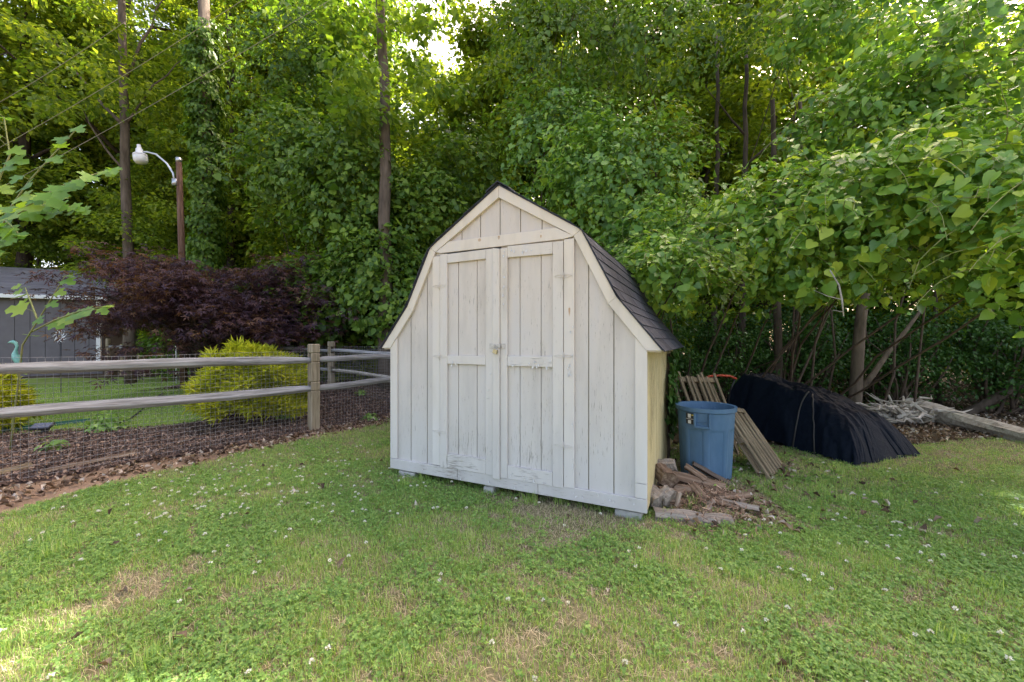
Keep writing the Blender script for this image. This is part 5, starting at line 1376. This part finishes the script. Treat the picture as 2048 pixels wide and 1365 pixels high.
# ------------------------------------------------------------------ ground cover (uncountable)
shed_poly = [tuple(shed_pt(s, d)[:2]) for s, d in ((0.0, .12), (SW - .02, .12), (SW, SD), (0, SD))]
pile_poly = [(1.2, 2.9), (2.15, 2.95), (2.2, 3.5), (2.1, 4.3), (1.7, 4.6), (1.2, 3.2)]
def area_points(n, x0, x1, y0, y1, dens):
    x = rng.uniform(x0, x1, n); y = rng.uniform(y0, y1, n)
    k = rng.uniform(0, 1, n) < dens(x, y); return x[k], y[k]
def vn(x, y, s, o=0):   # cheap smooth variation
    return (np.sin(x * s + o) * np.cos(y * s * 1.13 - o) + np.sin(x * s * 2.3 + y * s * 1.7 + o * 2) * .6 + np.sin(x * s * .7 - y * s * 2.1 + o) * .6 + np.sin(x*s*4.1 + 1.3*np.sin(y*s*3.3)) * .4) / 2.6 * .5 + .5
def lawn_mask(x, y):
    return pin(lawn_poly, x, y) & ~pin(shed_poly, x, y)
def view_mask(x, y): return np.where((np.abs(x) < y * 1.32 + .4) & (y > 1.25), 1.0, .5) * (y > .4) * (np.abs(x) < y * 1.32 + 2.6)
def near(x, y): return np.clip(2.6 / np.maximum(y, .5), .12, 1) ** 1.5
def bare(x, y):  # worn dry band from the doors towards the camera, and thin patches
    path = np.exp(-((x - (-.05 + .10 * y)) / .42) ** 2) * .38
    return np.clip(path + np.clip((vn(x, y, 2.1, 1) - .55) * 1.0, 0, .3) + np.clip((vn(x, y, 7.3, 5) - .52) * 1.7, 0, .4) + np.clip((vn(x, y, 15.3, 3) - .5) * 2.0, 0, .5) + np.exp(-((x + 2.05) ** 2 + (y - 2.25) ** 2) / .06) * .9 + pin(pile_poly, x, y) * .9 + np.exp(-((x - .75) ** 2 / .35 + (y - 3.02 - (.8 - x) * .49) ** 2 / .03)) * .8 + np.clip((y - 3.9) / 1.6, 0, .55) * (x > 2), 0, .95)
def blades(x, y, h0, h1, w, mat, name, lean=.55, tuft=False):
    n = len(x); z = H(x, y) + .006; h = rng.uniform(h0, h1, n); a = rng.uniform(0, 6.283, n); l = np.abs(rng.normal(0, lean, n)) * h
    dx, dy = np.cos(a) * l, np.sin(a) * l; sx, sy = -np.sin(a) * w * rng.uniform(.6, 1.3, n), np.cos(a) * w * rng.uniform(.6, 1.3, n)
    B = np.stack([x, y, z], -1); S_ = np.stack([sx, sy, 0 * x], -1)
    Mid = B + np.stack([dx * .38, dy * .38, h * .62], -1); Tip = B + np.stack([dx, dy, h * (1 - .25 * np.clip(l / h, 0, 1))], -1)
    V = np.stack([B - S_, B + S_, Mid + S_ * .75, Mid - S_ * .75, Tip], 1).reshape(-1, 3)
    i = np.arange(n)[:, None] * 5
    F = np.concatenate([i + np.array([[0, 1, 2]]), i + np.array([[0, 2, 3]]), i + np.array([[3, 2, 4]])])
    me = np_mesh(name, V, F)
    return link_mesh(name, me, M[mat])
x, y = area_points(2900000, -6.5, 8.0, .4, 8.0, lambda x, y: near(x, y) * lawn_mask(x, y) * view_mask(x, y) * (1 - bare(x, y)) * (.35 + .65 * vn(x, y, 3.1, 2)))
x = x[:430000]; y = y[:430000]
tag(blades(x, y, .016, .055, .0014, 'grass', "grass"), kind='stuff')
x, y = area_points(1000000, -6.5, 8, .4, 7.5, lambda x, y: near(x, y) * lawn_mask(x, y) * view_mask(x, y) * (.30 + .55 * bare(x, y)))
x = x[:240000]; y = y[:240000]
tag(blades(x, y, .008, .030, .0016, 'thatch', "dry_grass", lean=1.6), kind='stuff')
# tufts of taller grass
tx, ty = [], []
rr = random.Random(17)
tufts = [G(1190, 1015), G(1215, 1010), G(1150, 1000), G(1240, 1030), G(625, 1060), G(470, 1020), G(120, 1090), G(90, 1130), G(30, 1060), G(480, 1180), G(60, 1290), G(560, 1095), G(985, 1270), G(1385, 1030), G(1700, 1010), G(1770, 1005),
         G(1640, 985), G(1930, 990), G(1990, 1000), G(800, 1340), G(300, 1330), G(1060, 1010), G(1120, 1012), G(850, 965), G(1460, 1000)] + [Vector((rr.uniform(-3, 4.5), rr.uniform(1.5, 4.3), 0)) for _ in range(34)]
for t_ in tufts:
    m = rr.randint(18, 60); tx += [t_.x + rr.gauss(0, .035) for _ in range(m)]; ty += [t_.y + rr.gauss(0, .035) for _ in range(m)]
tx, ty = np.array(tx), np.array(ty); k = lawn_mask(tx, ty)
tag(blades(tx[k], ty[k], .04, .12, .0018, 'grass', "tall_grass", lean=.4), kind='stuff')
# clover: three round leaflets on short stalks
def clover_dens(x, y):
    return np.clip(.10 + 1.5 * (vn(x, y, 2.4, 7) - .42) + 1.0 * (vn(x, y, 6.1, 2) - .5) + .5 * np.exp(-((x + 2.0) ** 2 + (y - 3.4) ** 2) / 1.6) + .35 * (x > 1.2), .04, 1)
x, y = area_points(1100000, -6.5, 8, .4, 7.0, lambda x, y: near(x, y) ** .8 * lawn_mask(x, y) * view_mask(x, y) * (1 - bare(x, y)) * clover_dens(x, y))
x = x[:105000]; y = y[:105000]; n = len(x)
z = H(x, y) + .008 + rng.uniform(.008, .036, n); base = np.stack([x, y, z], -1); a0 = rng.uniform(0, 6.283, n); tilt = rng.normal(size=(n, 3)) * .28 + np.array([0, -.12, 1])
LC = ([(0, 0, 0), (.42, .38, .05), (.36, .86, .03), (0, 1, -.02), (-.36, .86, .03), (-.42, .38, .05)], [(0, 1, 2, 3), (0, 3, 4, 5)])
sz = .0105 * rng.uniform(.6, 1.4, n)
parts = [scatter(LC[0], LC[1], base, tilt + rng.normal(size=(n, 3)) * .12, np.stack([np.cos(a0 + k * 2.094), np.sin(a0 + k * 2.094), 0 * a0], -1), sz) for k in range(3)]
V, F = merge(parts); tag(link_mesh("clover", np_mesh("clover", V, F), M['clover']), kind='stuff')
# clover blossoms: little globes of petals
def fl_d(x, y): return (np.exp(-((x + 2.3) ** 2 / 1.2 + (y - 3.55) ** 2 / .5)) * 1.0 + .10 + .22 * np.exp(-((x - 2.6) ** 2 / 2 + (y - 2.3) ** 2 / .9))) * lawn_mask(x, y) * view_mask(x, y) * (1 - pin(pile_poly, x, y) * 1.0)
x, y = area_points(2600, -4.5, 5, 1.5, 5.2, fl_d); x = x[:340]; y = y[:340]; n = len(x)
Pc = np.stack([x, y, H(x, y) + rng.uniform(.035, .065, n)], -1); per = 22
d = rdir(n * per); d[:, 2] = np.abs(d[:, 2]) * 1.0 - .15; Pf = np.repeat(Pc, per, 0) + d * .0035
V, F = scatter(L_DIAM[0], L_DIAM[1], Pf, np.cross(d, rdir(n * per)), d, .0105 * rng.uniform(.7, 1.2, n * per))
tag(link_mesh("clover_blossoms", np_mesh("clover_blossoms", V, F), M['flower']), kind='stuff')
# neighbour lawn blades
x, y = area_points(300000, -14, -5, 5.8, 13, lambda x, y: pin(nlawn_poly, x, y) * np.clip(7 / y, 0, 1) ** 1.5); x = x[:60000]; y = y[:60000]
tag(blades(x, y, .02, .06, .004, 'grass', "lawn_grass"), kind='stuff')
# dead leaves along the fence foot, the heap and under the trees
def litter(name, x, y, s0, s1, mat='litter', lift=.02, tm=L_DEAD):
    n = len(x); Pn = np.stack([x, y, H(x, y) + .014 + rng.uniform(0, lift, n)], -1)
    V, F = scatter(tm[0], tm[1], Pn, rng.normal(size=(n, 3)) * .7 + np.array([0, 0, 1]), rdir(n), rng.uniform(s0, s1, n)); return tag(link_mesh(name, np_mesh(name, V, F), M[mat]), kind='stuff')
al = rng.uniform(-2.0, 4.2, 1500); ou = rng.normal(-.22, .13, 1500) - .12 * np.clip(al, 0, 4) * rng.uniform(0, 1, 1500)
lx = P2.x + FD.x * al + NF.x * ou; ly = P2.y + FD.y * al + NF.y * ou
ex, ey = area_points(3600, 1.2, 3.4, 2.8, 5.4, lambda x, y: .06 + .75 * (np.exp(-((x - 1.75) ** 2 / .12 + (y - 3.3) ** 2 / .25)) + .8 * np.exp(-((x - 2.7) ** 2 / .10 + (y - 4.25) ** 2 / .15)))* ~pin(shed_poly, x, y))
gx_, gy_ = area_points(26000, -12, 14, 4.3, 14, lambda x, y: (~lawn_mask(x, y)) & (~pin(nlawn_poly, x, y)) & (~pin(mulch_poly, x, y)) & (~pin(shed_poly, x, y)) & ((x > .8) | (y > 7.6)))
hx_, hy_ = area_points(5500, 3.6, 9, 4.4, 8.5, lambda x, y: (~lawn_mask(x, y)) * 1.0)
ux_, uy_ = area_points(400, -4.5, 5, 1.5, 4.5, lambda x, y: lawn_mask(x, y) * .5 * (.2 + bare(x, y)))
litter("fallen_leaves", np.concatenate([lx, ex, gx_, ux_, hx_]), np.concatenate([ly, ey, gy_, uy_, hy_]), .025, .075)
# bark mulch chips
LCH = ([(-.16, -.5, 0), (.16, -.45, .02), (.12, .5, .05), (-.14, .45, 0)], [(0, 1, 2, 3)])
x, y = area_points(300000, -10, -1.3, 3, 12, lambda x, y: pin(mulch_poly, x, y) * np.clip(5 / y, 0, 1) ** 2); x = x[:110000]; y = y[:110000]
litter("mulch_chips", x, y, .018, .06, 'chips', .022, LCH)
# splinters and bark crumbs over the wood heap
x, y = area_points(15000, 1.1, 2.5, 2.7, 4.4, lambda x, y: np.exp(-((x - 1.55) ** 2 / .07 + (y - 3.3) ** 2 / .14)) * ~pin(shed_poly, x, y))
litter("wood_splinters", x, y, .012, .055, 'woodchips', .06, ([(-.07, -.5, 0), (.08, -.45, .02), (.06, .5, .05), (-.08, .45, 0)], [(0, 1, 2, 3)]))
